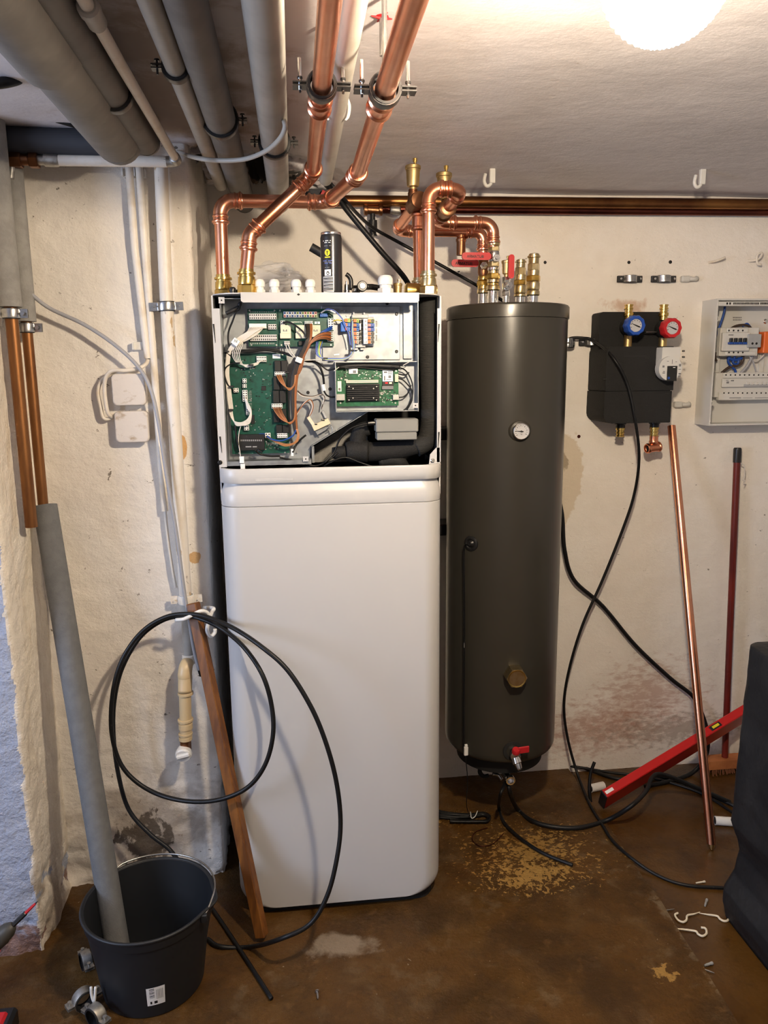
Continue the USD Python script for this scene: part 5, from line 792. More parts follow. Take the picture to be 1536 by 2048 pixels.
for (px, py), m, bx in (((1271, 651), 'blue_plastic', 1256), ((1344, 656), 'red_plastic', 1326)):
    c = at(px, py, -.18); b = at(bx, 652, -.085); vb_ = ps.part('valve_collar', rev([b[0], -.085, c[2]], unit(c-np.array([b[0], -.085, c[2]])), [(-.02, .02), (0, .03), (.045, .032), (.06, .026), (.068, .026)], 24), 'foam_black', 30)
    n = 40; ang = np.arange(n)*2*PI/n; wob = 1+.035*np.cos(ang*10); loops = [np.c_[c[0]+r*wob*np.cos(ang), np.full(n, y), c[2]+r*wob*np.sin(ang)] for y, r in ((-.15, .031), (-.156, .034), (-.18, .034), (-.187, .031), (-.187, .0225), (-.182, .0215))]
    lp = loft(loops, (True, True)); lp.invert() if lp.volume < 0 else None; kn = ps.part('dial_knob', lp, m, 35); kn.part('dial_face', rev([c[0], -.182, c[2]], (0, -1, 0), [(0, .0213), (.0012, .0213)], 30), 'dial_white')
    q = np.array([c[0], -.1834, c[2]]); mk = [tube([q+[.0155*math.cos(a), 0, .0155*math.sin(a)], q+[.0185*math.cos(a), 0, .0185*math.sin(a)]], .0009, 5) for a in np.radians(np.linspace(-20, 200, 8))]; kn.part('dial_mark', cat(mk), 'ink', False, None, 'stuff'); kn.part('needle', tube([q+[.013, -.0008, -.005], q+[.002, -.0008, -.001], q+[-.0165, -.0008, .0075]], [.0024, .002, .0005], 6), 'ink')
ps.part('cross_bar', pbox(1292, 663, 1314, 665, -.12, .02, .001), 'zinc', False)
y = -.215; c = at(1341, 737, y); hb = ps.part('pump_head', chip_box(at(1328, 700, y)[0], at(1365, 700, y)[0], y+.012, -.14, at(1345, 730, y)[2], at(1345, 694, y)[2], .004), 'box_grey', 30)
ci = Point(c[0], c[2]).buffer(.041, 24).intersection(sbox(c[0]-1, at(1341, 763, y)[2], c[0]+1, c[2]+1)); hb.part('control_face', prism_y(ci, y, y+.03), 'box_grey', 30); hb.part('display', pbox(1334, 732, 1354, 762, y-.0006, .001), 'ink', False); hb.part('display_icon', rev(at(1337.5, 756, y-.0007), (0, -1, 0), [(0, .0045), (.0004, .0045)], 14), 'wire_deep_blue'); hb.part('display_light', pbox(1346, 734, 1351, 735.5, y-.0009, .0006), 'label_white', False)
hb.part('face_print', cat([pbox(*q, y-.0003, .0003) for q in ((1325, 731, 1329, 735), (1326, 742, 1330, 743.5), (1325, 745, 1330, 747), (1358, 728, 1362, 733), (1357, 738, 1362, 739), (1357, 746, 1362, 749), (1356, 751, 1361, 753), (1334, 722, 1338, 723), (1344, 719, 1345, 728), (1351, 723, 1354, 724))]), 'ink_grey', False, None, 'stuff')
for py in (702, 714): ps.part('side_screw', cyl(at(1365, py, -.18), at(1369, py, -.18), .0035, 8), 'dull_zinc')
for px, d in ((1241, 0), (1309, 1)):
    zz = zb_; c = at(px, 850, -.09); ps.part('lower_port', rev([c[0], -.09, zz+.004], (0, 0, -1), [(0, .02), (.012, .02), (.014, .0165), (.026, .0165)], 20), 'black_plastic'); ps.part('brass_port', rev([c[0], -.09, zz-.02], (0, 0, -1), [(0, .0165), (.008, .0165), (.009, .0135), (.016, .0135), (.017, .016), (.02, .016), (.021, .013), (.028, .013), (.029, .0155), (.032, .0155), (.034, .011)], 20), 'brass')
    if d:
        e = np.array([c[0], -.09, at(px, 895, -.09)[2]]); tc = thing('copper_tee', 'small copper tee hanging under the pump station', 'fitting', e); tc.part('run', rev(e+[-.028, -.006, -.003], (.97, .2, .1), [(0, .0135), (0, .0165), (.004, .0185), (.009, .0185), (.012, .016), (.046, .016), (.049, .0185), (.054, .0185), (.057, .015)], 22, False), 'copper'); tc.part('branch', rev(e+[0, 0, .012], (0, 0, 1), [(0, .014), (.006, .0165), (.011, .0165), (.014, .0145), (.03, .0145)], 20), 'copper'); tc.part('bore', rev(e+[-.020, -.0045, -.0024], (.97, .2, .1), [(0, .0134), (.001, .0134)], 18), 'ink')
# electrical cabinet
bx0, bx1, bz0, bz1, by = 1.489, 1.86, 1.372, 1.818, -.1
eb = thing('breaker_box', 'open grey electrical cabinet on the wall at the right edge', 'electrical cabinet', ((bx0+bx1)/2, -.05, bz0))
oc, ic = Polygon([(bx0, bz0), (bx1, bz0), (bx1, bz1), (bx0, bz1)]), Polygon([(bx0+.006, bz0+.006), (bx1-.006, bz0+.006), (bx1-.006, bz1-.006), (bx0+.006, bz1-.006)])
eb.part('housing', prism_y(oc.difference(ic), by, .005), 'box_grey', False); eb.part('back_plate', box(bx0+.006, bx1-.006, -.012, .004, bz0+.006, bz1-.006), 'box_grey', False)
def E(px0, py0, px1, py1, y, t, mat, name='cover', bev=.001, par=eb): return par.part(name, pbox(px0, py0, px1, py1, y, t, bev), mat, False)
sl = E(1437, 603, 1560, 612, -.098, .02, 'box_grey', 'top_strip')
sl.part('strip_mark', cat([pbox(1453+i*5.8, 605, 1456+i*5.8, 609, -.0985, .0005) for i in range(2)]+[pbox(1467+i*2.9, 605, 1468.8+i*2.9, 609, -.0985, .0005) for i in range(18)]+[pbox(1521+i*3, 605, 1523+i*3, 609, -.0985, .0005) for i in range(6)]), 'ink', False, None, 'stuff')
for py in (638, 806): c = at(1427, py, -.07); eb.part('screw_post', rev([bx0+.014, -.005, c[2]], (0, -1, 0), [(0, .011), (.075, .011), (.075, .006), (.07, .005)], 18), 'box_grey')
for q in ((1425, 672, 1560, 688), (1420, 761, 1560, 777)): E(*q, -.035, .02, 'galvanised', 'mounting_rail', .0005)
for q in ((1433, 710, 1440, 745), (1519, 705, 1528, 745)): E(*q, -.02, .01, 'box_grey', 'rib')
# main switch row
ms = E(1440, 655, 1517, 712, -.062, .05, 'box_grey', 'breaker_row', .002); E(1445, 665, 1500, 702, -.075, .02, 'box_grey', 'breaker_front', .002, ms); E(1455, 656, 1497, 665, -.07, .02, 'box_grey', 'breaker_top', .002, ms); E(1452, 703, 1512, 711, -.066, .02, 'box_grey', 'breaker_foot', .002, ms)
for i in range(4):
    E(1461+9.2*i, 676, 1466.5+9.2*i, 687, -.084, .012, 'chip', 'toggle', .001, ms); E(1459+9.2*i, 684, 1467+9.2*i, 688.5, -.086, .012, 'wire_deep_blue', 'toggle', .001, ms)
    for py in (661, 699): c = at(1458+9.2*i, py if py < 680 else 705, -.0705 if py < 680 else -.0665); ms.part('screw_hole', rev(c, (0, -1, 0), [(0, .0032), (.0006, .003)], 12), 'ink')
E(1496, 668, 1523, 695, -.08, .03, 'box_grey_dark', 'socket_module', .002, ms); 
for px in (1505, 1513): c = at(px, 687, -.0803); ms.part('socket_hole', rev(c, (0, -1, 0), [(0, .0042), (.0006, .004)], 12), 'ink')
ms.part('print_mark', cat(pbox(1457, 669, 1467, 671, -.0753, .0003)), 'ink_grey', False); E(1528, 663, 1556, 706, -.07, .045, 'terminal_orange', 'orange_module', .003)
# lower row
lr = E(1431, 745, 1560, 794, -.055, .045, 'box_grey', 'terminal_row', .002); E(1445, 757, 1560, 774, -.066, .02, 'box_grey', 'row_front', .002, lr); E(1446, 747, 1560, 756, -.06, .02, 'box_grey', 'row_top', .002, lr); E(1438, 783, 1560, 800, -.062, .02, 'box_grey', 'row_foot', .002, lr); E(1488, 768, 1560, 773, -.0675, .002, 'box_grey_dark', 'switch_slot', .0003, lr)
for i in range(10):
    for py, y in ((748+2, -.0605), (786, -.0625)): c = at((1452 if py < 760 else 1448)+9.3*i, py, y); lr.part('screw_hole', rev(c, (0, -1, 0), [(0, .0028), (.0006, .0026)], 10), 'ink')
    if i > 3: E(1493+8.6*(i-4), 764, 1498+8.6*(i-4), 769.5, -.07, .004, 'box_grey', 'switch', .0005, lr)
lr.part('print_mark', cat([pbox(*q, y, .0004) for q, y in (((1452, 760, 1457, 761), -.0664), ((1453, 763, 1458, 767), -.0664), ((1462, 760, 1468, 762.5), -.0664), ((1459, 795, 1482, 796.5), -.0624), ((1486, 795.3, 1505, 796), -.0624), ((1510, 795, 1536, 796), -.0624))]), 'ink_grey', False, None, 'stuff')
eb.part('plate_print', cat([pbox(1466+3*i, 634+4.5*j, 1468.2+3*i, 636.5+4.5*j, -.0124, .0004) for i in range(6) for j in range(2)]), 'ink_grey', False, None, 'stuff'); c = at(1530, 643, -.012); eb.part('plate_screw', rev(c, (0, -1, 0), [(0, .009), (.004, .0085), (.007, .005)], 16), 'chrome')
for pts, r, m in ((((1450, 612), (1448, 625), (1442, 645), (1437, 660), (1436, 680)), .0042, 'wire_deep_blue'), (((1462, 657), (1472, 652), (1485, 650), (1495, 651), (1502, 656)), .0045, 'wire_dark'), (((1485, 653), (1494, 647), (1502, 655)), .003, 'wire_deep_blue'), (((1440, 712), (1433, 706), (1430, 715), (1433, 722)), .0045, 'wire_dark'), (((1443, 746), (1458, 735), (1478, 730), (1485, 722), (1486, 712)), .005, 'wire_dark'), (((1460, 712), (1456, 722), (1462, 732), (1470, 740), (1472, 748)), .0045, 'wire_deep_blue'), (((1470, 712), (1466, 725), (1475, 728), (1478, 715)), .0045, 'wire_deep_blue'), (((1480, 748), (1492, 735), (1500, 722), (1505, 712)), .005, 'wire_grey'), (((1498, 709), (1503, 718), (1512, 722), (1522, 716), (1532, 704)), .0026, 'wire_white'), (((1455, 716), (1470, 720), (1484, 716)), .006, 'wire_deep_blue'), (((1504, 716), (1510, 735), (1514, 748)), .003, 'wire_grey')):
    eb.part('wire', tube(pp(pts, -.04), r, 8, 6), m, True)
# ---------------------------------------------------------------- leaning and lying things
ZL = -.016
def beam_mesh(a, b, w, h, up=(0, 0, 1)):
    a, b = np.asarray(a, float), np.asarray(b, float); d = unit(b-a); s, u, _ = basis(d, up); L = np.linalg.norm(b-a); m = box(-w/2, w/2, -h/2, h/2, 0, L, min(w, h)*.08); T = np.eye(4); T[:3, 0], T[:3, 1], T[:3, 2], T[:3, 3] = s, u, d, a; m.apply_transform(T); return m
def mixed(pts, r, zoff=0.0, zf=0.0):      # (px, py, depth) in the air, (px, py, 'f') on the floor, (px, py, 'l') on the lower floor
    out = []
    for p in pts:
        if p[2] == 'f': out.append(atz(p[0], p[1], r+.002))
        elif p[2] == 'l': out.append(atz(p[0], p[1], ZL+r+.002))
        else: out.append(at(*p))
    return out
def cablething(name, lab, pts, r, mat='black_cable', catg='cable', n=10):
    return solo(name, tube(mixed(pts, r), r, n, 8), mat, lab, catg, None, True)
a, b = at(386, 1206, -.585), atz(524, 1872, .016); wp = thing('wooden_pole', 'square brown wooden pole leaning in the corner left of the heat pump', 'pole', b)
wp.part('shaft', beam_mesh(b, a, .03, .03, (1, -.4, 0)), 'wood', False)
# long grey foam tube standing in the bucket
BH = .24; BC = atz(297, 1796, BH); BR = abs(atz(424, 1796, BH)[0]-atz(170, 1796, BH)[0])/2; BC[2] = 0; BS = BR/.163
a, b = at(90, 1011, -.56), atz(240, 1925, .035); ft = thing('foam_tube', 'long grey foam pipe insulation leaning from the bucket into the corner', 'pipe insulation', b); ft.part('tube', tube([b, a], .0315, 26, caps=False), 'foam_grey'); dft = unit(a-b); ft.part('end_face', rev(a-dft*.001, dft, [(0, .0315), (.001, .031), (.001, .016), (-.01, .015)], 26), 'foam_grey')
# bucket
bk = thing('bucket', 'black builder bucket with a wire handle and a white sticker', 'bucket', (BC[0], BC[1], 0))
lev_ = [(.0, .118), (.003, .128), (BH*.5, .143), (BH-.03, .1565), (BH-.028, .160), (BH-.004, .1635), (BH, .163), (BH+.002, .160), (BH, .1565), (BH-.03, .152), (BH*.5, .137), (.012, .122), (.010, .02)]
ang = np.arange(64)*2*PI/64; spout = np.exp(-((np.mod(ang-math.radians(-8)+PI, 2*PI)-PI)/.2)**2)
lev_ = [(z, r*BS) for z, r in lev_]; lps = [np.c_[BC[0]+r*(1+.07*spout*max(0, z/BH-.75)*4)*np.cos(ang), BC[1]+r*(1+.07*spout*max(0, z/BH-.75)*4)*np.sin(ang), z-.004*spout*(z > BH-.01)+0*ang] for z, r in lev_]
bk.part('body', loft(lps), 'bucket_plastic', 40)
rim = tube(np.r_[lps[6], lps[6][:1]]+[0, 0, .0], .0042, 8, 0, False); bk.part('rim', rim, 'bucket_plastic', True)
hpts = [BC+[(BR+.005)*math.cos(t_), (BR+.005)*math.sin(t_), BH-.008+.018*min(1, 3*math.sin((t_+math.radians(28))/math.radians(170)*PI))] for t_ in np.linspace(math.radians(-28), math.radians(142), 30)]
bk.part('handle', tube(hpts, .0024, 8), 'zinc', True); bk.part('handle_lug', cat(*[box(q[0]-.008, q[0]+.008, q[1]-.006, q[1]+.006, q[2]-.014, q[2]+.008, .002) for q in (hpts[0], hpts[-1])]), 'bucket_plastic', False)
def bface(an, z, e=.001): r = (.128+(z/(BH-.03))*.0285)*BS+e; return BC+[r*math.cos(an), r*math.sin(an), z]
def sticker(a0, a1, z0, z1, e, mat, name, par):
    A = np.linspace(a0, a1, 8); V = np.vstack([[bface(k, z0, e) for k in A], [bface(k, z1, e) for k in A]]); F = [f for i in range(7) for f in ([i, i+1, i+9], [i, i+9, i+8])]; return par.part(name, trimesh.Trimesh(V, np.array(F), process=False), mat, False)
s0, s1 = math.radians(-86), math.radians(-68); st = sticker(s0, s1, .04, .096, .0006, 'label_white', 'sticker', bk)
for i in range(9): sticker(s0+.05, s0+.05+.085, .0908-.0035*i+.0005*(i % 3), .0925-.0035*i, .0009, 'ink', 'barcode_bar', st)
for k, (u0, u1) in enumerate(((.055, .085), (.125, .18))): sticker(s0+u0, s0+u1, .045, .053, .0009, 'ink', 'sticker_symbol', st)
for i in range(5): sticker(s0+.17+.025*i, s0+.178+.025*i, .058, .088, .0009, 'ink_grey', 'sticker_print', st)
# black cable coil on its white hook
cablething('cable_coil', 'big loose loop of black cable hanging in front of the pier and the heat pump', [(415, 1878, 'f'), (440, 1893, 'f'), (500, 1894, 'f'), (560, 1878, -.93), (620, 1848, -.93), (655, 1790, -.92), (675, 1710, -.9), (681, 1640, -.88), (672, 1560, -.87), (650, 1480, -.86), (620, 1410, -.85), (575, 1340, -.83), (525, 1295, -.8), (470, 1258, -.74), (420, 1236, -.67), (380, 1228, -.632), (335, 1233, -.615), (290, 1258, -.61), (255, 1300, -.62), (233, 1350, -.63), (223, 1410, -.64), (224, 1470, -.645), (240, 1525, -.65), (272, 1563, -.66), (320, 1590, -.68), (380, 1603, -.72), (440, 1599, -.76), (495, 1575, -.78), (530, 1530, -.79), (546, 1470, -.79), (543, 1410, -.78), (525, 1350, -.77), (490, 1297, -.73), (450, 1262, -.67), (410, 1241, -.645), (370, 1232, -.617), (325, 1241, -.6), (280, 1275, -.585), (245, 1335, -.585), (229, 1400, -.585), (227, 1470, -.585), (237, 1550, -.59), (258, 1620, -.6), (300, 1668, -.62), (340, 1700, -.64), (372, 1745, -.68), (400, 1790, 'f')], .0062, n=12)
cablething('black_cable', 'black cable end crossing the floor in front of the wooden pole', [(404, 1790, 'f'), (430, 1825, 'f'), (462, 1872, 'f'), (500, 1930, 'f'), (543, 1997, 'f')], .0055)
c = at(352, 1238, -.6); k = thing('cable_hook', 'bent white wire hook that carries the black cable loop', 'hook', c); k.part('wire', tube(pp(((352, 1240, -.625), (368, 1238, -.635), (385, 1230, -.635), (402, 1222, -.63), (415, 1226, -.62), (418, 1240, -.615), (414, 1260, -.61), (420, 1273, -.605), (429, 1266, -.6), (430, 1258, -.6)), -.6), .0055, 10, 6), 'white_plastic', True); k.part('wire_tail', tube(pp(((418, 1238, -.615), (424, 1224, -.61), (427, 1217, -.6), (412, 1215, -.52), (405, 1216, -.47)), -.6), .0055, 10, 6), 'white_plastic', True)
# right side
a, b = at(1343, 852, -.035), atz(1424, 1699, ZL+.002); cp = thing('copper_tube', 'long bare copper tube leaning against the wall under the pump station', 'pipe', b); cp.part('tube', tube([b+(a-b)*.012, a], .0145, 22), 'copper'); cp.part('pinched_end', tube([b+(a-b)*.014, b+(a-b)*.004, b], [.0145, .009, .006], 14), 'pale_brass')
a, b = at(1475, 897, -.03), at(1449, 1528, -.06); br = thing('broom', 'broom with a dark red handle standing in the corner behind the black sack', 'broom', (b[0], b[1], ZL)); d = unit(a-b)
br.part('handle', tube([b, a], .0125, 18), 'red_wood'); br.part('grip', rev(a-d*.052, d, [(0, .0128), (0, .0148), (.05, .0148), (.055, .012)], 18), 'black_plastic'); br.part('hang_string', tube([a-d*.056+[.012, -.006, 0], a-d*.065+[.024, -.01, 0], a-d*.10+[.026, -.012, 0], a-d*.12+[.02, -.012, 0], a-d*.115+[.03, -.012, -.006], a-d*.135+[.022, -.012, 0]], .0016, 6, 6), 'wire_white', True)
h0 = at(1416, 1534, -.095); br.part('head', prism_y(Polygon(rr(h0[0], h0[0]+.3, h0[2]-.018, h0[2]+.018, .012)), -.09, -.035), 'pale_wood', 30); g = np.random.default_rng(3)
br.part('bristles', cat([tube([[h0[0]+.01+.28*k/44, -.08+.035*j/4, h0[2]-.014], [h0[0]-.006+.31*k/44+g.uniform(-.006, .006), -.105+.06*j/4+g.uniform(-.01, .01), ZL+.004]], .0022, 4) for k in range(45) for j in range(5)]), 'bristle', False, None, 'stuff'); br.part('socket', cyl(b-d*.0, np.array([b[0], -.062, h0[2]+.01]), .016, 14), 'pale_wood')
a, b = atz(1206, 1599, ZL+.047), at(1480, 1432, -.11); dd_ = unit(b-a); b2 = b+dd_*.06; lv = thing('spirit_level', 'long red box-section spirit level leaning from the floor to the wall', 'spirit level', a); nrm_ = unit(np.cross(dd_, [0, 0, 1])); lv.part('beam', beam_mesh(a, b2, .032, .092, unit(np.cross(nrm_, dd_)+nrm_*.55)), 'red_paint', False)
lv.part('end_cap', beam_mesh(a-dd_*.004, a+dd_*.001, .0325, .0925, unit(np.cross(nrm_, dd_)+nrm_*.55)), 'black_plastic', False)
s_, u_, _ = basis(dd_, unit(np.cross(nrm_, dd_)+nrm_*.55)); q = a+(b-a)*.79+u_*.045; lv.part('vial_frame', beam_mesh(q-dd_*.025, q+dd_*.025, .018, .008, u_), 'black_plastic', False); lv.part('vial', beam_mesh(q-dd_*.016+u_*.003, q+dd_*.016+u_*.003, .01, .006, u_), 'yellow_ink', False)
fc = max((s_, -s_, u_, -u_), key=lambda v: -(v@unit(a-CAM))); q = a+dd_*.022+fc*(.0165 if abs(fc@s_) > .5 else .0465); lv.part('white_label', beam_mesh(q-dd_*.017, q+dd_*.017, .001, .018 if abs(fc@s_) > .5 else .012, u_ if abs(fc@s_) > .5 else s_), 'label_white', False)
for p_, q_, r, lab in (((1181, 1577), (1207, 1571), .0155, 'short white plastic pipe offcut beside the end of the red spirit level'), ((1430, 1641), (1475, 1644), .0155, 'white plastic pipe offcut half hidden by the black sack')):
    a, b = atz(*p_, ZL+r), atz(*q_, ZL+r); k = thing('pipe_offcut', lab, 'pipe', (a+b)/2); k.part('tube', tube([a, b], r, 20), 'white_plastic'); k.part('bore', rev(a, a-b, [(0, r*.82), (.0006, r*.82)], 16), 'ink')
# black sack at the right edge
S_ = [(1490, 1287), (1484, 1350), (1476, 1430), (1467, 1510), (1458, 1575), (1451, 1640), (1462, 1680), (1466, 1705), (1456, 1745), (1438, 1775), (1437, 1800), (1441, 1835)]
yb0 = -.83; P_ = [at(*q, yb0) for q in S_]; zs_ = np.array([p[2] for p in P_]); zs_ = ZL+(zs_-zs_[-1])*(zs_[0]-ZL)/(zs_[0]-zs_[-1]); n = 72; loops = []
for i, (p, z) in enumerate(zip(P_, zs_)):
    if i in (0,): loops.append(np.c_[rr(p[0]+.03, 1.74, -1.28+.02, yb0-.03, .03, 17), np.full(n, z+.006)])
    o_ = rr(p[0], 1.78, -1.3-(.03 if z < .12 else 0), yb0, .035, 17); o3 = np.c_[o_, np.full(n, z)]; w = .02*(meshkit.fbm(o3*7, 3, 17)-.5)*2; w[np.hypot(o3[:, 0]-1.78, 0) < .05] = 0; o3[:, 0] += w; o3[:, 1] += w*.8; loops.append(o3)
ss = []
for i in range(len(loops)-1):
    for f_ in np.linspace(0, 1, 5, endpoint=False): l_ = loops[i]*(1-f_)+loops[i+1]*f_; w = .01*(meshkit.fbm(l_*18, 3, 5)-.5)*2; l_ = l_+np.c_[w, w, 0*w]; ss.append(l_)
ss.append(loops[-1]); sk = loft(ss[::-1]); v_ = sk.vertices; v_[:, 2] = np.maximum(v_[:, 2], ZL)
solo('black_sack', sk, 'bag_black', 'large dusty black plastic sack standing at the right edge of the room', 'sack', None, True)
# cables and hoses on the right
cablething('black_cable', 'long black cable from the wall clamp past the pump station to the floor', [(1128, 690, -.03), (1140, 677, -.036), (1165, 676, -.045), (1188, 682, -.06), (1225, 714, -.175), (1255, 770, -.185), (1272, 850, -.185), (1278, 920, -.15), (1268, 990, -.11), (1245, 1060, -.09), (1205, 1160, -.08), (1165, 1250, -.08), (1138, 1340, -.08), (1128, 1410, -.08), (1135, 1475, -.08), (1155, 1548, -.12), (1180, 1610, 'f'), (1205, 1650, 'f'), (1224, 1680, 'f'), (1258, 1712, 'f'), (1310, 1748, 'l'), (1370, 1770, 'l'), (1450, 1776, 'l')], .0052)
cablething('black_cable', 'thick black cable running from behind the tank down the wall to the floor', [(1085, 930, -.03), (1112, 982, -.035), (1124, 1030, -.04), (1129, 1100, -.04), (1148, 1160, -.03), (1205, 1212, -.02), (1270, 1290, -.02), (1340, 1356, -.02), (1385, 1392, -.025), (1405, 1430, -.04), (1415, 1470, -.06), (1412, 1510, -.08), (1385, 1545, 'l'), (1340, 1562, 'l'), (1290, 1573, 'l')], .008)
cablething('black_cable', 'upper of two black cables lying from under the tank along the wall foot', [(1050, 1508, 'f'), (1085, 1508, 'f'), (1120, 1514, 'f'), (1180, 1540, 'l'), (1250, 1560, 'l'), (1330, 1555, 'l'), (1400, 1580, 'l'), (1470, 1612, 'l')], .0075)
cablething('black_cable', 'lower black cable lying from under the tank towards the black sack', [(1040, 1540, 'f'), (1065, 1530, 'f'), (1110, 1528, 'f'), (1160, 1535, 'f'), (1220, 1545, 'l'), (1290, 1553, 'l'), (1350, 1568, 'l'), (1410, 1590, 'l'), (1470, 1628, 'l')], .0055)
hs_ = thing('black_hose', 'black hose curving over the floor from a chrome coupling under the tank', 'hose', atz(1020, 1570, 0)); hs_.part('hose', tube(mixed([(1016, 1552, -.36), (1020, 1585, -.4), (1035, 1618, 'f'), (1065, 1642, 'f'), (1110, 1654, 'f'), (1160, 1655, 'f'), (1215, 1640, 'f'), (1262, 1612, -.42), (1292, 1582, -.36), (1303, 1557, -.32), (1318, 1548, -.3), (1350, 1557, -.28), (1400, 1578, -.28), (1460, 1604, -.3)], .0078), .0078, 12, 8), 'black_cable', True)
c = at(1021, 1560, -.41); hs_.part('coupling', rev(c+[0, .012, 0], (0, -1, -.12), [(0, .012), (.002, .0155), (.012, .0165), (.016, .016), (.016, .011), (.004, .010)], 28), 'chrome'); hs_.part('coupling_body', tube(pp(((1020, 1560, -.4), (1012, 1548, -.36), (1000, 1530, -.3)), 0), .012, 12, 5), 'black_plastic', True); hs_.part('coupling_arm', tube(pp(((985, 1548, -.33), (996, 1550, -.33), (1004, 1560, -.34)), 0), .006, 10, 5), 'zinc', True)
cablething('black_cable', 'black cable ending on the floor in front of the tank', [(1012, 1562, -.38), (1000, 1592, -.42), (998, 1618, 'f'), (1010, 1648, 'f'), (1045, 1680, 'f'), (1090, 1708, 'f'), (1145, 1730, 'f')], .006)
cablething('black_cable', 'short upright black cable stub by the white pipe offcut', [(1189, 1524, -.17), (1181, 1548, -.18), (1179, 1580, -.2), (1184, 1612, -.22), (1202, 1640, -.26), (1215, 1668, 'l')], .006)
cablething('thin_wire', 'thin dark red wire curled on the floor near the tank', [(975, 1655, 'f'), (950, 1665, 'f'), (945, 1680, 'f'), (960, 1692, 'f'), (985, 1688, 'f'), (1007, 1667, 'f')], .0016, 'dark_copper', 'wire', 6)
cablething('thin_wire', 'thin wire hanging from the tank sensor plug to the cable bundle', [(931, 1512, -.44), (935, 1560, -.45), (933, 1610, -.45), (940, 1632, 'f')], .0014, 'black_cable', 'wire', 6)
cb = thing('cable_bundle', 'folded black cable bundle with a white tie beside the heat pump', 'cable', atz(940, 1632, 0))
for k in range(5): cb.part('strand', tube(mixed([(878, 1622+3.2*k, 'f'), (905, 1627+2.4*k, 'f'), (940, 1629+1.6*k, 'f'), (965, 1626+1.2*k, 'f'), (979-k, 1632+.6*k, 'f'), (974, 1643-.6*k, 'f'), (950, 1642+.4*k, 'f'), (900, 1640+k, 'f')], .005+.004*(k % 2)), .0048, 10, 6), 'black_cable', True)
cb.part('white_tie', tube(mixed([(941, 1624, 'f'), (943, 1636, 'f'), (950, 1633, 'f'), (955, 1622, 'f')], .014), .0016, 6, 5), 'label_white', True)
# bits on the floor
def hookscrew(pts, lab): solo('screw_hook', tube(mixed([(p[0], p[1], 'l') for p in pts], .003), [.0012, .003, .0033, .0033, .0033, .0033], 8, 7), 'ivory_plastic', lab, 'hook', None, True)
hookscrew(((1345, 1856), (1358, 1858), (1390, 1862), (1396, 1868), (1405, 1872), (1413, 1867), (1411, 1857), (1402, 1855)), 'nearest of three white screw hooks lying on the floor')
hookscrew(((1400, 1824), (1388, 1828), (1375, 1831), (1373, 1840), (1366, 1844), (1356, 1840), (1350, 1830), (1356, 1826)), 'left of three white screw hooks, its curl open to the left')
hookscrew(((1398, 1826), (1415, 1829), (1434, 1832), (1440, 1838), (1448, 1842), (1455, 1841), (1458, 1834), (1452, 1828)), 'white screw hook on the floor reaching under the black sack')
for p_, q_, r, m, lab, fl_ in (((1321, 1822), (1349, 1818), .0018, 'dull_zinc', 'thin steel pin lying left of the white screw hooks', 'l'), ((1392, 1933), (1429, 1946), .002, 'tin', 'small screw lying nearest the bottom right of the floor', 'l'), ((1410, 1812), (1414, 1799), .0034, 'grey_putty', 'small grey wall plug lying behind the white screw hooks', 'l'), ((1409, 1931), (1425, 1926), .0036, 'grey_putty', 'small grey wall plug lying beside the small screw', 'l'), ((1392, 1766), (1410, 1763), .0028, 'ivory_plastic', 'pale wall plug lying on the black cable near the sack', 'l'), ((634, 1982), (636, 1998), .003, 'zinc', 'tiny bright screw on the floor in front of the heat pump', 'f')):
    a, b = (atz(*p_, r+(.002 if fl_ == 'f' else ZL+.002)), atz(*q_, r+(.002 if fl_ == 'f' else ZL+.002))); d = unit(b-a); L = np.linalg.norm(b-a); solo('floor_screw' if 'plug' not in lab else 'wall_plug', rev(a, d, [(0, r*1.9), (r, r*1.9), (r*1.3, r), (L*.8, r), (L, r*.4)], 8) if 'plug' not in lab else rev(a, d, [(0, r*.7), (L*.3, r), (L*.8, r), (L*.82, r*1.25), (L, r*1.25)], 8), m, lab, 'screw' if 'plug' not in lab else 'wall plug')
# pipe clamps beside the bucket
def floor_clamp(px, py, r, an, lab, standing=True, z0=0.0):
    c = atz(px, py, z0+r+.008) if standing else atz(px, py, z0+.012); k = thing('loose_clamp', lab, 'pipe clamp', c); d = np.array([math.cos(an), math.sin(an), 0]); s = np.array([-math.sin(an), math.cos(an), .0]) if standing else np.array([0, 0, 1.0])
    pipe_clamp(k, c, d, r, (0, 0, 1) if standing and False else unit(np.cross(d, [0, 0, 1])), 'dull_zinc', 'rubber', .024, .018); return k
floor_clamp(192, 2030, .02, .9, 'shiny loose pipe clamp standing on the floor nearest the camera by the bucket'); floor_clamp(168, 1998, .021, 2.2, 'loose pipe clamp lying on the floor left of the bucket'); floor_clamp(172, 1920, .018, .5, 'loose pipe clamp in the shadow behind the left side of the bucket')
solo('wall_anchor', cat(*[tube(mixed([(182+9*k, 1974, -1.0), (183+7*k, 1990, -1.0), (187+2*k, 2003, -1.0)], 0), .0035, 8, 4) for k in (0, 1)]), 'white_plastic', 'small white forked plastic clip on the clamps by the bucket', 'clip', None, True)
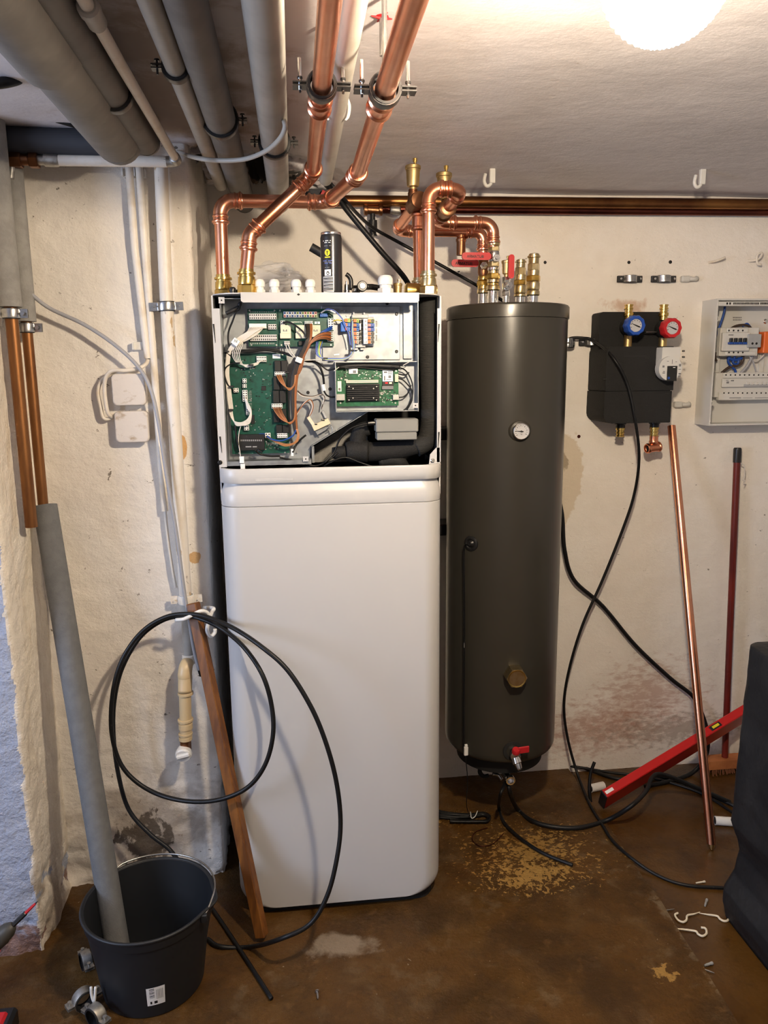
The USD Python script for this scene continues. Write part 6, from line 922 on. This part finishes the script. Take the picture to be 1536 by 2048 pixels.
# cordless drill at the lower left corner
o = atz(8, 1868, .165) ; 
dr = thing('cordless_drill', 'cordless drill with a red and black battery in the lower left corner', 'drill', (o[0]-.09, o[1]-.0, 0)); tip = at(76, 1802, o[1]+.02); ax = unit(tip-o)
dr.part('chuck', rev(o-ax*.035, ax, [(0, .021), (.01, .023), (.03, .0235), (.034, .0215), (.05, .02), (.062, .013), (.066, .0085)], 26), 'drill_grey'); L = np.linalg.norm(tip-o)
dr.part('bit_holder', rev(o+ax*.03, ax, [(0, .0062), (L*.36, .0062), (L*.37, .005)], 6), 'black_plastic'); dr.part('red_bit', rev(o+ax*(.03+L*.36), ax, [(0, .0042), (L*.22, .0036), (L*.3, .0028)], 6), 'red_plastic'); dr.part('bit_tip', rev(o+ax*(.03+L*.6), ax, [(0, .003), (L-.03-L*.6, .0008)], 6), 'chip')
dr.part('motor_housing', tube([o-ax*.035, o-ax*.06, o-ax*.12, o-ax*.17], [.026, .03, .031, .026], 20), 'red_plastic'); e = o-ax*.115; bt = np.array([e[0]-.0, e[1]-.02, .0])
dr.part('grip', tube([e, (e+bt)/2+[.0, 0, .01], bt+[0, 0, .06]], [.022, .018, .021], 16, 4), 'black_plastic', True); q = atz(16, 2045, .04); dr.part('battery', box(q[0]-.105, q[0]+.012, q[1]-.045, q[1]+.04, 0.0, .052, .008), 'black_plastic', False); dr.part('battery_clip', box(q[0]-.05, q[0]-.004, q[1]-.05, q[1]+.02, .045, .058, .006), 'red_plastic', False)
# ---------------------------------------------------------------- on the pump's lid
p = at(664, 578, -.6); cz = 1.7775; r = at(685.3, 520, -.6)[0]-at(664, 520, -.6)[0]; cn = thing('drink_can', 'slim black drink can with a yellow emblem standing on the heat pump', 'can', (p[0], p[1], cz)); H = at(664, 466, -.6)[2]-cz
cn.part('body', rev((p[0], p[1], cz), (0, 0, 1), [(0, r*.72), (.002, r*.8), (.008, r*.97), (.012, r), (H-.014, r), (H-.006, r*.93)], 40), 'can_metal'); cn.part('rim', rev((p[0], p[1], cz), (0, 0, 1), [(H-.006, r*.93), (H-.003, r*.95), (H, r*.93), (H, r*.86), (H-.004, r*.84)], 40), 'can_rim')
def cface(u0, u1, z0, z1, mat, name, e=.0004, par=None):
    A = np.linspace(u0, u1, 7); V = np.vstack([[[p[0]+(r+e)*math.sin(k), p[1]-(r+e)*math.cos(k), z] for k in A] for z in (cz+z0, cz+z1)]); F = [f for i in range(6) for f in ([i, i+1, i+8], [i, i+8, i+7])]; return (par or cn).part(name, trimesh.Trimesh(V, np.array(F), process=False), mat, False)
wb_ = cface(-.95, .12, .008, .048, 'label_white', 'barcode')
for i in range(13): cface(-.9, .06, .010+.0029*i, .0112+.0029*i+.0006*(i % 3), 'ink', 'barcode_bar', .0007, wb_)
rb = cface(-.75, -.12, .05, .066, 'label_white', 'recycling_mark')
A_ = np.array([[-.55, .0525], [-.25, .0525], [-.4, .0635]])
for i in range(3): q0, q1 = A_[i], A_[(i+1) % 3]; rb.part('arrow', tube([[p[0]+(r+.0005)*math.sin(q[0]), p[1]-(r+.0005)*math.cos(q[0]), cz+q[1]] for q in (q0*.8+q1*.2, q0*.2+q1*.8)], [.0013, .0008], 5), 'ink')
em = []
for i in range(20):
    a0, a1 = i*2*PI/20, (i+1)*2*PI/20; em.append([[-.42, .1085], [-.42+.26*math.cos(a0), .1085+.0085*math.sin(a0)], [-.42+.26*math.cos(a1), .1085+.0085*math.sin(a1)]])
V = np.array([[p[0]+(r+.0005)*math.sin(u), p[1]-(r+.0005)*math.cos(u), cz+z] for tri in em for u, z in tri]); eb_ = cn.part('yellow_emblem', trimesh.Trimesh(V, np.arange(60).reshape(-1, 3), process=False), 'yellow_ink', False)
for q in (((-.5, .113), (-.42, .108)), ((-.34, .113), (-.42, .108)), ((-.42, .108), (-.42, .1025))): eb_.part('emblem_line', tube([[p[0]+(r+.0007)*math.sin(u), p[1]-(r+.0007)*math.cos(u), cz+z] for u, z in q], .0008, 5), 'ink')
cface(-.68, -.16, .0955, .0985, 'yellow_ink', 'print_mark')
for z, u0, u1, m in ((.137, -.85, -.05, 'label_white'), (.1325, -.8, -.1, 'label_white'), (.1245, -.85, .0, 'ink_grey'), (.087, -.9, .05, 'wire_blue'), (.0835, -.75, -.1, 'ink_grey'), (.0805, -.85, 0, 'wire_blue'), (.070, -.7, -.15, 'ink_grey')):
    for i in range(7):
        if (i*7+int(z*1000)) % 4: cface(u0+(u1-u0)*i/7, u0+(u1-u0)*(i+.8)/7, z, z+.0022, m, 'print_mark')
# crumpled clear bag, foam tube end
g = trimesh.creation.icosphere(4, 1.0); v = g.vertices; d = meshkit.fbm(v*2.6+4, 4, 8); g.vertices = at(540, 556, -.42)+v*[.085, .05, .042]*(.55+.9*d[:, None]); g.vertices[:, 2] = np.maximum(g.vertices[:, 2], 1.779)
solo('plastic_bag', g, 'bag_clear', 'crumpled clear plastic bag behind the white cable glands', 'bag', None, 20)
a, b = at(622, 494, -.36), at(664, 519, -.36); solo('foam_tube', tube([a, (a+b)/2, b, b+[.012, 0, -.02], b+[.014, 0, -.05], [b[0]+.014, -.36, 1.779]], .0125, 18), 'rubber', 'black foam tube end sticking out behind the drink can', 'pipe insulation')
# ---------------------------------------------------------------- kinds that occur more than once
GROUPS = {'pipe_clamp': 'pipe clamps on ceiling and walls', 'ceiling_pipe': 'grey pipes along the ceiling', 'conduit': 'white plastic conduits', 'conduit_clip': 'white conduit clips', 'junction_box': 'junction boxes on the pier', 'ceiling_hook': 'white hooks on the ceiling', 'wall_hook': 'white hooks on the wall', 'wall_clip': 'grey plastic wall clips', 'drill_hole': 'drill holes in the back wall', 'fitting_stack': 'open press fittings on the tank', 'valve_stack': 'valve stacks on the tank', 'screw_hook': 'white screw hooks on the floor', 'floor_screw': 'screws and pins on the floor', 'wall_plug': 'wall plugs on the floor', 'pipe_offcut': 'white pipe offcuts on the floor', 'loose_clamp': 'loose clamps beside the bucket', 'black_cable': 'black cables', 'foam_clad_pipe': 'foam clad copper pipes', 'copper_heating_pipe': 'copper pipes at the left of the lid', 'copper_tank_pipe': 'copper pipes between lid and tank', 'wall_pipe': 'copper pipes along the back wall', 'white_cable': 'white painted cables at the junction boxes', 'thin_wire': 'thin loose wires'}
for pr in stage.GetPrimAtPath('/World').GetChildren():
    n_ = pr.GetName(); n_ = n_[:-4] if n_[-4:-3] == '_' and n_[-3:].isdigit() else n_
    if n_ in GROUPS: pr.SetCustomDataByKey('group', GROUPS[n_])
